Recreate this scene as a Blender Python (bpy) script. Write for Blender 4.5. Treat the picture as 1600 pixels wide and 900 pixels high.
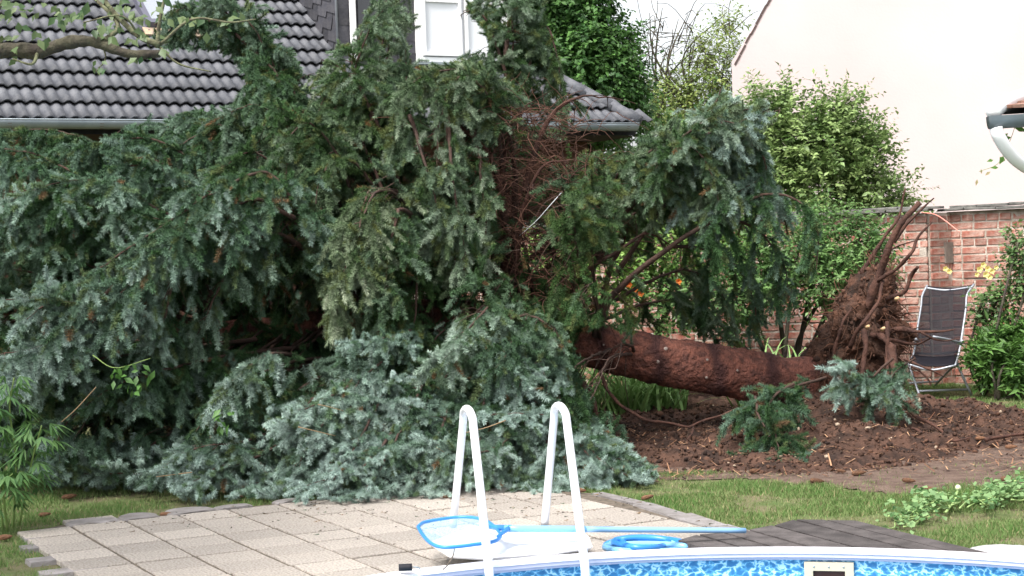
import bpy, bmesh, math, random
import numpy as np
from mathutils import Vector, noise as mnoise
random.seed(7); rng = np.random.default_rng(7)
S = bpy.context.scene; COL = S.collection
for o in list(bpy.data.objects): bpy.data.objects.remove(o)
# ---------------------------------------------------------------- camera
F = 2580.0; ROLL = .035; H = 1.55; PITCH = math.atan(53/F)
_f = np.array([0, math.cos(PITCH), -math.sin(PITCH)]); _r = np.array([1., 0, 0]); _u = np.cross(_r, _f)
_c, _s = math.cos(ROLL), math.sin(ROLL)
_r, _u = _r*_c-_u*_s, _u*_c+_r*_s
CAM = np.array([0, 0, H])
def ray(px, py): return _f+_r*(px-800)/F+_u*(450-py)/F
def G(px, py, z=0.0):
    d = ray(px, py); return CAM+d*((z-H)/d[2])
def P(px, py, Y):
    d = ray(px, py); return CAM+d*(Y/d[1])
def proj(p):
    q = np.asarray(p)-CAM; w = q@_f
    return 800+F*(q@_r)/w, 450-F*(q@_u)/w
cd = bpy.data.cameras.new('camera'); cam = bpy.data.objects.new('camera', cd); COL.objects.link(cam)
from mathutils import Matrix
M = Matrix(((_r[0], _u[0], -_f[0]), (_r[1], _u[1], -_f[1]), (_r[2], _u[2], -_f[2]))).to_4x4()
M.translation = Vector(CAM); cam.matrix_world = M
cd.sensor_width = 36; cd.lens = F/1600*36; cd.clip_start = .1; cd.clip_end = 900
S.camera = cam
# ---------------------------------------------------------------- light
SUN_EL, SUN_AZ = 58, 218         # azimuth clockwise from +Y: behind the camera, to the left
W = bpy.data.worlds.new('World'); S.world = W; W.use_nodes = True
nt = W.node_tree; nt.nodes.clear()
sky = nt.nodes.new('ShaderNodeTexSky'); sky.sky_type = 'NISHITA'; sky.sun_disc = False
sky.sun_elevation = math.radians(SUN_EL); sky.sun_rotation = math.radians(SUN_AZ)
sky.air_density = 1.0; sky.dust_density = 4.0; sky.ozone_density = 1.0
hs = nt.nodes.new('ShaderNodeHueSaturation'); hs.inputs['Saturation'].default_value = .22; hs.inputs['Value'].default_value = 1.12
bg = nt.nodes.new('ShaderNodeBackground'); bg.inputs[1].default_value = .15
wo = nt.nodes.new('ShaderNodeOutputWorld')
nt.links.new(sky.outputs[0], hs.inputs['Color']); nt.links.new(hs.outputs[0], bg.inputs[0]); nt.links.new(bg.outputs[0], wo.inputs[0])
sd = bpy.data.lights.new('sun', 'SUN'); sd.energy = 2.1; sd.angle = math.radians(12); sd.color = (1, .96, .9)
sun = bpy.data.objects.new('sun', sd); COL.objects.link(sun)
a, e = math.radians(SUN_AZ), math.radians(SUN_EL)
sv = Vector((math.sin(a)*math.cos(e), math.cos(a)*math.cos(e), math.sin(e)))
sun.rotation_euler = sv.to_track_quat('Z', 'Y').to_euler()
S.view_settings.view_transform = 'Standard'; S.view_settings.look = 'None'; S.view_settings.exposure = 1.12; S.view_settings.gamma = 1
S.render.engine = 'CYCLES'

# ---------------------------------------------------------------- helpers
def mat(name, col, rough=.8, var=None, scale=8, bump=0, bscale=60, metal=0, spec=.3, attr=None, rnd=0, detail=4, coords='Object', trans=0, mixpos=(.35, .65)):
    m = bpy.data.materials.new(name); m.use_nodes = True; t = m.node_tree; N = t.nodes; L = t.links
    b = N['Principled BSDF']; b.inputs['Roughness'].default_value = rough; b.inputs['Metallic'].default_value = metal
    b.inputs['Specular IOR Level'].default_value = spec
    tc = N.new('ShaderNodeTexCoord'); co = tc.outputs[coords]
    src = None
    rgb = N.new('ShaderNodeRGB'); rgb.outputs[0].default_value = (*col, 1); src = rgb.outputs[0]
    if attr:
        at = N.new('ShaderNodeAttribute'); at.attribute_name = attr; src = at.outputs['Color']
    if var:
        nz = N.new('ShaderNodeTexNoise'); nz.inputs['Scale'].default_value = scale; nz.inputs['Detail'].default_value = detail; L.new(co, nz.inputs['Vector'])
        mr = N.new('ShaderNodeMapRange'); mr.inputs[1].default_value = mixpos[0]; mr.inputs[2].default_value = mixpos[1]; L.new(nz.outputs[0], mr.inputs[0])
        mx = N.new('ShaderNodeMixRGB'); L.new(mr.outputs[0], mx.inputs[0]); L.new(src, mx.inputs[1]); mx.inputs[2].default_value = (*var, 1); src = mx.outputs[0]
    if rnd:
        oi = N.new('ShaderNodeObjectInfo'); mr = N.new('ShaderNodeMapRange'); mr.inputs[3].default_value = 1-rnd; mr.inputs[4].default_value = 1+rnd*.6
        L.new(oi.outputs['Random'], mr.inputs[0])
        mu = N.new('ShaderNodeMixRGB'); mu.blend_type = 'MULTIPLY'; mu.inputs[0].default_value = 1; L.new(src, mu.inputs[1]); L.new(mr.outputs[0], mu.inputs[2]); src = mu.outputs[0]
    L.new(src, b.inputs['Base Color'])
    if bump:
        n2 = N.new('ShaderNodeTexNoise'); n2.inputs['Scale'].default_value = bscale; n2.inputs['Detail'].default_value = 5; L.new(co, n2.inputs['Vector'])
        bp = N.new('ShaderNodeBump'); bp.inputs['Strength'].default_value = bump; bp.inputs['Distance'].default_value = .02; L.new(n2.outputs[0], bp.inputs['Height']); L.new(bp.outputs[0], b.inputs['Normal'])
    if trans:
        tr = N.new('ShaderNodeBsdfTranslucent'); L.new(src, tr.inputs[0]); ms = N.new('ShaderNodeMixShader'); ms.inputs[0].default_value = trans
        out = N['Material Output']; L.new(b.outputs[0], ms.inputs[1]); L.new(tr.outputs[0], ms.inputs[2]); L.new(ms.outputs[0], out.inputs[0])
    return m
def obj(name, bm, m, parent=None, smooth=False):
    me = bpy.data.meshes.new(name); bm.to_mesh(me); bm.free()
    if m: me.materials.append(m)
    if smooth: me.polygons.foreach_set('use_smooth', [True]*len(me.polygons))
    o = bpy.data.objects.new(name, me); COL.objects.link(o)
    if parent: o.parent = parent
    return o
def tag(o, label=None, cat=None, group=None, kind=None):
    if label: o['label'] = label
    if cat: o['category'] = cat
    if group: o['group'] = group
    if kind: o['kind'] = kind
    return o
def thing(name, label, cat, group=None, loc=None):
    o = bpy.data.objects.new(name, None); COL.objects.link(o); o.empty_display_size = .1
    if loc is not None: o.location = loc
    return tag(o, label, cat, group)
def at_parent(o):   # mesh built in world coordinates under a located empty
    if o.parent: o.matrix_parent_inverse = Matrix.Translation(-Vector(o.parent.location))
    return o
def instance(src, name, parent, mtx):
    o = bpy.data.objects.new(name, src); COL.objects.link(o); o.parent = parent; o.matrix_world = mtx
    return o
def npmesh(name, V, Fc, m, parent=None, col=None, smooth=False):
    """V (n,3), Fc (k,3|4) index arrays"""
    me = bpy.data.meshes.new(name); V = np.ascontiguousarray(V, np.float32); Fc = np.ascontiguousarray(Fc, np.int32)
    k, w = Fc.shape
    me.vertices.add(len(V)); me.vertices.foreach_set('co', V.ravel())
    me.loops.add(k*w); me.loops.foreach_set('vertex_index', Fc.ravel())
    me.polygons.add(k); me.polygons.foreach_set('loop_start', np.arange(0, k*w, w, dtype=np.int32))
    if smooth: me.polygons.foreach_set('use_smooth', np.ones(k, bool))
    if col is not None:
        at = me.color_attributes.new('tint', 'FLOAT_COLOR', 'POINT')
        c = np.ones((len(V), 4), np.float32); c[:, :3] = col; at.data.foreach_set('color', c.ravel())
    me.update(calc_edges=True); me.validate()
    if m: me.materials.append(m)
    o = bpy.data.objects.new(name, me); COL.objects.link(o)
    if parent: o.parent = parent
    return o
def box(bm, c, s, ax=None, taper=1.0):
    """box centre c, size s, axes ax (3 unit vectors)"""
    c = Vector(c); X, Y, Z = [Vector(v) for v in ax] if ax else (Vector((1, 0, 0)), Vector((0, 1, 0)), Vector((0, 0, 1)))
    vs = []
    for k in (-1, 1):
        for j in (-1, 1):
            for i in (-1, 1):
                t = taper if k > 0 else 1
                vs.append(bm.verts.new(c+X*(i*s[0]/2*t)+Y*(j*s[1]/2*t)+Z*(k*s[2]/2)))
    for f in ((0, 2, 3, 1), (4, 5, 7, 6), (0, 1, 5, 4), (2, 6, 7, 3), (0, 4, 6, 2), (1, 3, 7, 5)): bm.faces.new([vs[i] for i in f])
    return vs
def smoothpath(pts, n):
    """Catmull-Rom resample"""
    p = np.array(pts, float)
    if len(p) == 2: return p[0]+(p[1]-p[0])*np.linspace(0, 1, n)[:, None]
    q = np.vstack([2*p[0]-p[1], p, 2*p[-1]-p[-2]]); out = []
    for t in np.linspace(0, len(p)-1, n):
        i = min(int(t), len(p)-2); u = t-i; a, b, c, d = q[i:i+4]
        out.append(.5*((2*b)+(-a+c)*u+(2*a-5*b+4*c-d)*u*u+(-a+3*b-3*c+d)*u**3))
    return np.array(out)
def tube_arrays(path, radii, sides=6, off=0, cap=True):
    p = np.asarray(path, float); n = len(p); T = np.gradient(p, axis=0); T /= np.linalg.norm(T, axis=1)[:, None]+1e-9
    V = []; up = np.array([.31, .22, .93]); e1 = np.cross(T[0], up); e1 /= np.linalg.norm(e1)+1e-9
    for i in range(n):
        e1 = e1-T[i]*(e1@T[i]); e1 /= np.linalg.norm(e1)+1e-9; e2 = np.cross(T[i], e1)
        for k in range(sides):
            a = 2*math.pi*k/sides; V.append(p[i]+(e1*math.cos(a)+e2*math.sin(a))*radii[i])
    Fc = []
    for i in range(n-1):
        for k in range(sides):
            k2 = (k+1) % sides; Fc.append((off+i*sides+k, off+i*sides+k2, off+(i+1)*sides+k2, off+(i+1)*sides+k))
    if cap:
        V.append(p[0]); V.append(p[-1]); c0 = off+n*sides
        for k in range(sides):
            k2 = (k+1) % sides
            Fc.append((c0, off+k2, off+k, off+k)); Fc.append((c0+1, off+(n-1)*sides+k, off+(n-1)*sides+k2, off+(n-1)*sides+k2))
    return V, Fc
def tubes(name, specs, m, parent=None, smooth=True, sides=6):
    """specs: list of (path, r0, r1) or (path, radii)"""
    bm = bmesh.new()
    for sp in specs:
        path = np.asarray(sp[0]); n = len(path)
        rad = np.linspace(sp[1], sp[2], n) if len(sp) == 3 else sp[1]
        V, Fc = tube_arrays(path, rad, sides)
        vs = [bm.verts.new(v) for v in V]
        for f in Fc:
            ids = list(dict.fromkeys(f))
            if len(ids) > 2: bm.faces.new([vs[i] for i in ids])
    return obj(name, bm, m, parent, smooth)
def pip(x, y, poly):
    c = False; n = len(poly); j = n-1
    for i in range(n):
        xi, yi = poly[i][:2]; xj, yj = poly[j][:2]
        if (yi > y) != (yj > y) and x < (xj-xi)*(y-yi)/(yj-yi)+xi: c = not c
        j = i
    return c
def prism(bm, pts, z0, z1):
    """vertical prism from xy outline"""
    a = [bm.verts.new((p[0], p[1], z0)) for p in pts]; b = [bm.verts.new((p[0], p[1], z1)) for p in pts]
    n = len(pts)
    bm.faces.new(b); bm.faces.new(a[::-1])
    for i in range(n): bm.faces.new([a[i], a[(i+1) % n], b[(i+1) % n], b[i]])
def unit(v): v = np.asarray(v, float); return v/(np.linalg.norm(v)+1e-9)
def noise3(p, s=1.0): return mnoise.noise(Vector((p[0]*s, p[1]*s, p[2]*s)))

def dist_poly(x, y, poly):
    best = 1e9; n = len(poly)
    for i in range(n):
        ax_, ay = poly[i]; bx, by = poly[(i+1) % n]; dx, dy = bx-ax_, by-ay; t = max(0, min(1, ((x-ax_)*dx+(y-ay)*dy)/(dx*dx+dy*dy+1e-9)))
        best = min(best, math.hypot(x-ax_-dx*t, y-ay-dy*t))
    return best if pip(x, y, poly) else -best
# ---------------------------------------------------------------- materials
m_lawn = mat('lawn_soil', (.075, .11, .032), .95, (.13, .115, .062), 4, .6, 40)
m_soil = mat('dark_soil', (.028, .016, .012), .95, (.085, .044, .03), 7, 1.0, 35)
m_rootsoil = mat('root_ball_soil', (.028, .017, .013), .95, (.11, .052, .033), 6, 1.0, 40)
m_earth = mat('bare_earth', (.085, .054, .042), .95, (.145, .10, .078), 9, .9, 50, detail=8)
m_slab = mat('washed_concrete', (.58, .52, .46), .85, (.31, .275, .245), 75, .9, 150, rnd=.20, detail=6)
m_bed = mat('sandy_bed', (.085, .07, .055), .95, (.17, .14, .11), 30, .5, 90)
m_stone = mat('grey_stone', (.27, .25, .25), .9, (.19, .175, .165), 12, .5, 60, rnd=.2)
m_deck = mat('weathered_wood', (.055, .048, .047), .75, (.105, .092, .09), 9, .6, 60, rnd=.25)
m_white = mat('white_plastic', (.80, .80, .82), .35, spec=.5)
m_rim = mat('white_rim', (.74, .73, .78), .4, spec=.5)
m_blue = mat('blue_plastic', (.035, .22, .60), .35, spec=.5)
m_lblue = mat('pale_blue_plastic', (.20, .46, .74), .3, spec=.5)
m_black = mat('black_foam', (.015, .015, .02), .7)
m_dark = mat('dark_void', (.01, .01, .012), .9)
m_alu = mat('aluminium', (.34, .36, .40), .4, metal=.4)
m_zinc = mat('zinc_gutter', (.30, .34, .37), .4, (.23, .27, .30), 5, .1, 20, metal=.15, spec=.5)
m_tile = mat('concrete_roof_tile', (.080, .084, .098), .66, (.122, .124, .136), 14, .3, 80, spec=.3, rnd=.16)
m_slate = mat('slate_cladding', (.045, .045, .055), .5, (.07, .068, .075), 10, .3, 40, rnd=.35)
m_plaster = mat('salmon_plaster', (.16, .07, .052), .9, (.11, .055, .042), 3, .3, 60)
m_gable = mat('pink_render', (.63, .535, .535), .9, (.575, .475, .47), .5, .12, 25, detail=8)
m_brick = mat('red_brick', (.34, .12, .085), .9, (.42, .27, .22), 14, .5, 50, rnd=.35)
m_mortar = mat('mortar', (.52, .46, .40), .95, (.33, .27, .22), 12, .6, 50)
m_coping = mat('coping_slate', (.10, .098, .09), .85, (.17, .165, .15), 9, .5, 30)
m_bark = mat('spruce_bark', (.17, .062, .042), .9, (.075, .034, .028), 9, 1.0, 45, detail=8)
m_twig = mat('spruce_twig', (.075, .042, .032), .9, (.045, .03, .024), 12, .5, 60)
m_dead = mat('dead_twig', (.078, .033, .024), .9, (.045, .025, .02), 6)
m_root = mat('root_bark', (.048, .024, .019), .9, (.095, .045, .032), 14, .8, 40)
m_wood = mat('pale_wood', (.62, .45, .26), .8, (.5, .33, .17), 30)
m_needle = mat('needles', (.1, .2, .15), .8, spec=.12)
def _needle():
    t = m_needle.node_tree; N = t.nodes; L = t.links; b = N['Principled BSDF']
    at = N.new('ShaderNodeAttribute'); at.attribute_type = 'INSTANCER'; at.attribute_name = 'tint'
    ag = N.new('ShaderNodeAttribute'); ag.attribute_name = 'tipward'; mr = N.new('ShaderNodeMapRange'); mr.inputs[3].default_value = .5; mr.inputs[4].default_value = 1.35; L.new(ag.outputs['Fac'], mr.inputs[0])
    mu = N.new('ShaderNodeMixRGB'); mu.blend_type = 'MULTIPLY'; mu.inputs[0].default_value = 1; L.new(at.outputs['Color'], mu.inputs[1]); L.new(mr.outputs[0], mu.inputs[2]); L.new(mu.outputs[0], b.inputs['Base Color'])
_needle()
m_leaf = mat('leaf', (.1, .2, .05), .5, attr='tint', spec=.4, trans=.3)
m_grass = mat('grass', (.1, .2, .05), .7, attr='tint', spec=.2, trans=.3)
m_limb = mat('limb_bark', (.045, .036, .03), .9, (.085, .078, .052), 12, .8, 40)
m_cone = mat('spruce_cone', (.19, .095, .05), .8, (.12, .06, .035), 40, .6, 120, rnd=.3)
m_glass = mat('dark_glass', (.02, .02, .025), .06, spec=.9)
m_wwin = mat('white_window', (.80, .80, .80), .45)
m_curt = mat('white_curtain', (.74, .76, .80), .9)
m_rose = mat('yellow_rose', (.80, .70, .30), .7)
m_lily = mat('orange_lily', (.80, .25, .05), .7)

def m_liner_make():
    m = bpy.data.materials.new('pool_liner'); m.use_nodes = True; t = m.node_tree; N = t.nodes; L = t.links
    b = N['Principled BSDF']; b.inputs['Roughness'].default_value = .3
    tc = N.new('ShaderNodeTexCoord')
    mp = N.new('ShaderNodeMapping'); mp.inputs['Scale'].default_value = (1, 1, 1.5); L.new(tc.outputs['Object'], mp.inputs[0])
    n1 = N.new('ShaderNodeTexNoise'); n1.inputs['Scale'].default_value = 24; n1.inputs['Detail'].default_value = 2; L.new(mp.outputs[0], n1.inputs['Vector'])
    mx = N.new('ShaderNodeMixRGB'); mx.inputs[0].default_value = .06; L.new(mp.outputs[0], mx.inputs[1]); L.new(n1.outputs['Color'], mx.inputs[2])
    v = N.new('ShaderNodeTexVoronoi'); v.feature = 'DISTANCE_TO_EDGE'; v.inputs['Scale'].default_value = 24; L.new(mx.outputs[0], v.inputs['Vector'])
    n2 = N.new('ShaderNodeTexNoise'); n2.inputs['Scale'].default_value = 30; L.new(tc.outputs['Object'], n2.inputs['Vector'])
    su = N.new('ShaderNodeMath'); su.operation = 'MULTIPLY_ADD'; L.new(n2.outputs[0], su.inputs[0]); su.inputs[1].default_value = .5; L.new(v.outputs['Distance'], su.inputs[2])
    r = N.new('ShaderNodeValToRGB'); e = r.color_ramp.elements
    e[0].position = .27; e[0].color = (.45, .68, .80, 1); e[1].position = .36; e[1].color = (.075, .28, .50, 1)
    x = r.color_ramp.elements.new(.315); x.color = (.13, .42, .70, 1); x = r.color_ramp.elements.new(.52); x.color = (.03, .16, .36, 1)
    L.new(su.outputs[0], r.inputs[0]); L.new(r.outputs[0], b.inputs['Base Color']); return m
m_liner = m_liner_make()
def m_mesh_make(name, col, alpha):
    m = bpy.data.materials.new(name); m.use_nodes = True; t = m.node_tree; N = t.nodes; L = t.links
    b = N['Principled BSDF']; b.inputs['Base Color'].default_value = (*col, 1); b.inputs['Roughness'].default_value = .6
    tr = N.new('ShaderNodeBsdfTransparent'); ms = N.new('ShaderNodeMixShader'); ms.inputs[0].default_value = alpha
    L.new(tr.outputs[0], ms.inputs[1]); L.new(b.outputs[0], ms.inputs[2]); L.new(ms.outputs[0], N['Material Output'].inputs[0]); return m
m_net = m_mesh_make('net_mesh', (.25, .55, .80), .33)
m_textile = m_mesh_make('chair_textile', (.012, .012, .017), .88); m_textile.node_tree.nodes['Principled BSDF'].inputs['Specular IOR Level'].default_value = .1
def m_water_make():
    m = mat('pool_water', (.05, .25, .4), .04, spec=.6, bump=.15, bscale=6); return m
m_water = m_water_make()

# ---------------------------------------------------------------- pool geometry
PC = np.array([.80, 5.28]); PR = 2.50; RIMZ = .12
def fit_pool():
    global PC, PR
    q = np.array([G(x, y, RIMZ)[:2] for x, y in ((640, 893), (900, 866), (1240, 857), (1420, 860), (1600, 870))])
    A = np.c_[2*q, np.ones(len(q))]; b = (q**2).sum(1); s = np.linalg.lstsq(A, b, rcond=None)[0]
    PC = s[:2]; PR = math.sqrt(s[2]+PC@PC)
fit_pool(); pass
# ---------------------------------------------------------------- ground
def build_ground():
    bm = bmesh.new(); nseg = 96; rings = []
    for R in (PR+.03, PR+1, PR+3, PR+6, PR+12, 40, 100, 400):
        rings.append([bm.verts.new((PC[0]+R*math.cos(2*math.pi*k/nseg), PC[1]+R*math.sin(2*math.pi*k/nseg), 0)) for k in range(nseg)])
    for a, b in zip(rings, rings[1:]):
        for k in range(nseg): bm.faces.new([a[k], b[k], b[(k+1) % nseg], a[(k+1) % nseg]])
    tag(obj('ground', bm, m_lawn), kind='structure')
build_ground()
# ---- pool
pool = thing('swimming_pool', 'round pool with white rim and blue rippled liner in the foreground', 'swimming pool')
def ring(name, prof, m, smooth=True, seg=128):
    bm = bmesh.new(); rows = []
    for r, z in prof: rows.append([bm.verts.new((PC[0]+r*math.cos(2*math.pi*k/seg), PC[1]+r*math.sin(2*math.pi*k/seg), z)) for k in range(seg)])
    for a, b in zip(rows, rows[1:]):
        for k in range(seg): bm.faces.new([a[k], a[(k+1) % seg], b[(k+1) % seg], b[k]])
    return obj(name, bm, m, pool, smooth)
ring('rim', [(PR+.02, .0), (PR+.02, .09), (PR+.05, .10), (PR+.045, .118), (PR-.03, .122), (PR-.05, .114), (PR-.052, .104)], m_rim, False)
ring('inner_lip', [(PR-.052, .1035), (PR-.046, .101), (PR-.046, .085), (PR-.03, .083), (PR-.03, .070), (PR-.012, .069)], mat('lilac_lip', (.55, .53, .66), .4), False)
ring('liner', [(PR-.012, .09), (PR-.014, -.95), (.02, -1.0)], m_liner, False)
bm = bmesh.new(); bm.faces.new([bm.verts.new((PC[0]+(PR-.02)*math.cos(2*math.pi*k/96), PC[1]+(PR-.02)*math.sin(2*math.pi*k/96), -.33)) for k in range(96)])
tag(obj('pool_water', bm, m_water), kind='structure')
def liner_point(px, py):
    d = ray(px, py)  # far intersection with cylinder
    o = CAM[:2]-PC; a = d[:2]@d[:2]; b = 2*o@d[:2]; c = o@o-(PR-.014)**2
    t = (-b+math.sqrt(b*b-4*a*c))/(2*a); return CAM+d*t
q0, q1 = liner_point(1257, 878), liner_point(1334, 877)
ux = unit(q1-q0); ux[2] = 0; ux = unit(ux); nrm = np.array([ux[1], -ux[0], 0]); cen = (q0+q1)/2; wS = np.linalg.norm(q1-q0)
sk = bmesh.new()
top = cen[2]; hS = wS*.8
for (cx, cz, sx, sz) in ((0, -.02, wS, .04), (-wS/2+.02, -hS/2, .04, hS-.08), (wS/2-.02, -hS/2, .04, hS-.08), (0, -hS+.02, wS, .04)):
    box(sk, cen+ux*cx+nrm*.012+np.array([0, 0, cz]), (sx, .02, sz), (ux, -nrm, (0, 0, 1)))
sko = obj('skimmer_frame', sk, mat('cream_plastic', (.50, .445, .33), .4), pool)
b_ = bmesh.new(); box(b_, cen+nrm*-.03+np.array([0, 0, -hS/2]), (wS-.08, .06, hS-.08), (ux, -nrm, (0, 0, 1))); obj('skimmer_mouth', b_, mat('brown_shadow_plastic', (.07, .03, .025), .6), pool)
b_ = bmesh.new(); box(b_, cen+nrm*.012+np.array([0, 0, -hS/2-.02]), (wS*.35, .02, hS-.12), (ux, -nrm, (0, 0, 1))); obj('skimmer_flap', b_, m_stone, pool)
for k in (-1, 0, 1):
    b_ = bmesh.new(); bmesh.ops.create_uvsphere(b_, u_segments=8, v_segments=5, radius=.005, matrix=Matrix.Translation(Vector(cen+ux*k*wS*.3+nrm*.023+np.array([0, 0, -.02])))); obj('screw', b_, m_zinc, pool)

# ---- patio
B_ANG = math.radians(27.3); eB = np.array([math.cos(B_ANG), math.sin(B_ANG)]); eA = np.array([eB[1], -eB[0]])
g0 = G(321, 831.7)[:2]; pB, pA = .322, .293
patio_px = [(38, 838), (110, 824), (240, 812), (400, 796), (520, 784), (640, 772), (800, 768), (925, 776), (960, 784), (1020, 797), (1085, 816), (1145, 838), (1230, 880), (1230, 990), (500, 1100), (190, 935), (95, 880)]
patio_xy = [G(*p)[:2] for p in patio_px]
arc0 = math.atan2(*(G(1190, 852)[:2]-PC)[::-1]); arc1 = math.radians(165)
bedo = [G(*p)[:2] for p in patio_px[:12]]+[PC+(PR+.035)*np.array([math.cos(t), math.sin(t)]) for t in np.linspace(arc0, arc1, 40)]+[G(190, 935)[:2], G(95, 880)[:2]]
bm = bmesh.new()
outer = [bm.verts.new((p[0], p[1], .022)) for p in bedo]
bm.faces.new(outer); bed = tag(obj('patio_bed', bm, m_bed), kind='structure')
bed.name = 'patio'
# slab master
def slab_mesh(w, d, h=.03):
    b = bmesh.new(); box(b, (0, 0, -h/2), (w, d, h)); bmesh.ops.bevel(b, geom=[e for e in b.edges], offset=.004, segments=1, affect='EDGES')
    me = bpy.data.meshes.new('paving_slab'); b.to_mesh(me); b.free(); me.materials.append(m_slab); return me
sm = slab_mesh(pB-.020, pA-.022)
for i in range(-12, 24):
    for j in range(-24, 24):
        c = g0+eB*pB*(i+.5)+eA*(pA*(j+.5)+(.006 if j % 2 else -.006))
        if dist_poly(c[0], c[1], patio_xy) < (-.12 if np.linalg.norm(c-PC) < PR+.45 and c[0] > -.5 else .02 if c[0] > .2 else -.02): continue
        if np.linalg.norm(c-PC) < PR+.10: continue
        if c[1] < 6.6: continue
        o = instance(sm, 'paving_slab', bed, Matrix.Translation((c[0], c[1], .030+random.uniform(-.003, .003))) @ Matrix.Rotation(B_ANG+random.uniform(-.008, .008), 4, 'Z') @ Matrix.Rotation(random.uniform(-.008, .008), 4, 'X'))
# edge stones along patio
def edge_stone(px0, px1, wpx, name, lab, grp, h=.038, rounded=True):
    a, b = G(*px0)[:2], G(*px1)[:2]; d = unit(b-a); n = np.array([-d[1], d[0]]); L = np.linalg.norm(b-a)
    pts = []
    for t in np.linspace(0, 1, 7): pts.append(a+d*L*t-n*.03+n*random.uniform(-.006, .006))
    for t in np.linspace(1, 0, 9):
        w = wpx*(math.sin(math.pi*min(max(t, .04), .96))**.35 if rounded else 1)
        pts.append(a+d*L*t+n*(w+random.uniform(-.006, .006)))
    bm = bmesh.new(); prism(bm, pts, -.02, h)
    bmesh.ops.bevel(bm, geom=[e for e in bm.edges if e.verts[0].co.z > 0 and e.verts[1].co.z > 0 and len(e.link_faces) == 2], offset=.008, segments=1, affect='EDGES')
    return obj(name, bm, m_stone, bed)
for p0, p1, w in (((105, 829), (188, 821), .16), ((190, 821), (250, 815), .22), ((268, 813), (335, 803), .20), ((338, 804), (392, 797), .10), ((430, 794), (480, 787), .08)):
    edge_stone(p0, p1, w, 'edging_stone', None, None)
for p0, p1, w in (((1012, 797), (930, 777), .10), ((1068, 815), (1002, 795), .13), ((1122, 833), (1060, 812), .14), ((1180, 848), (1118, 829), .14)):
    a, b = G(*p0), G(*p1); c = (a+b)/2; d_ = unit(b-a); b_ = bmesh.new(); box(b_, (c[0], c[1], .012), (np.linalg.norm(a-b)*.97, w, .045), ((d_[0], d_[1], 0), (-d_[1], d_[0], 0), (0, 0, 1)), .97)
    for v in b_.verts: v.co += Vector((random.uniform(-.012, .012), random.uniform(-.012, .012), random.uniform(-.003, .003)))
    obj('edging_stone', b_, m_stone, bed)
for p0, p1 in (((62, 846), (36, 846)), ((75, 862), (40, 858)), ((110, 885), (70, 872)), ((140, 905), (90, 890))):
    a, b = G(*p0), G(*p1)
    b_ = bmesh.new(); box(b_, (*((a+b)/2)[:2], .008), (np.linalg.norm(a-b)*.9, .15, .035), ((eB[0], eB[1], 0), (-eB[1], eB[0], 0), (0, 0, 1)), .96); obj('edging_stone', b_, m_stone, bed)

# ---- deck
deck = thing('wooden_deck', 'low dark weathered plank deck at the far edge of the pool', 'deck')
DZ = .10
d0, d1 = G(1244, 816, DZ)[:2], G(1375, 850, DZ)[:2]; dd = unit(d1-d0)
starts = [(1057, 844), (1091, 835), (1129, 833-1), (1169, 828), (1208, 821), (1242, 812), (1338, 812)]
outs = [(1057, 844), (1091, 835), (1129, 831), (1169, 828), (1208, 821), (1243, 813), (1356, 812)]
lines = [G(*p, DZ)[:2] for p in starts]
def to_pool(p, extra):   # distance along dd from p to circle
    o = p-PC; b = 2*o@dd; c = o@o-(PR+extra)**2; disc = b*b-4*c
    return (-b-math.sqrt(disc))/2 if disc > 0 else 1.2
for i in range(len(lines)-1):
    p, q = lines[i], lines[i+1]
    subs = 1 if i < 5 else 2
    for s_ in range(subs):
        a_ = p+(q-p)*s_/subs; b_2 = p+(q-p)*(s_+1)/subs
        n = np.array([-dd[1], dd[0]]); gap = n*.010*np.sign((b_2-a_)@n)
        ta, tb = min(to_pool(a_, .07), 1.6), min(to_pool(b_2, .07), 1.6)
        if ta < .03: ta = .03
        if tb < .03: tb = .03
        pts = [a_+gap, a_+gap+dd*ta, b_2-gap+dd*tb, b_2-gap]
        area = sum(pts[k][0]*pts[(k+1) % 4][1]-pts[(k+1) % 4][0]*pts[k][1] for k in range(4))
        if area < 0: pts = pts[::-1]
        bm = bmesh.new(); prism(bm, pts, DZ-.035, DZ+random.uniform(-.003, .003)); obj('plank', bm, m_deck, deck)
jl = [lines[0]+dd*.05, lines[5]+dd*.06, lines[6]+dd*.15]
for a_, b_2 in ((jl[0], jl[1]), (lines[5]+dd*.08, lines[6]+dd*.1)):
    c = (a_+b_2)/2; d_ = unit(b_2-a_); bm = bmesh.new(); box(bm, (c[0], c[1], .032), (np.linalg.norm(b_2-a_)*.94, .05, .062), ((d_[0], d_[1], 0), (-d_[1], d_[0], 0), (0, 0, 1))); obj('joist', bm, m_deck, deck)

# round stone at right of deck
c = G(1568, 866, .06); bm = bmesh.new(); bmesh.ops.create_uvsphere(bm, u_segments=24, v_segments=10, radius=1)
for v in bm.verts: v.co = Vector((v.co.x*.19, v.co.y*.16, v.co.z*.05))*(1+.08*noise3(v.co, 3))+Vector((c[0], c[1]+.03, .045))
tag(obj('stepping_stone', bm, mat('pale_stone', (.42, .41, .42), .85, (.33, .32, .32), 10, .4, 40), None, True), 'pale rounded flat stone beside the pool rim right of the plank deck', 'stone')

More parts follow.
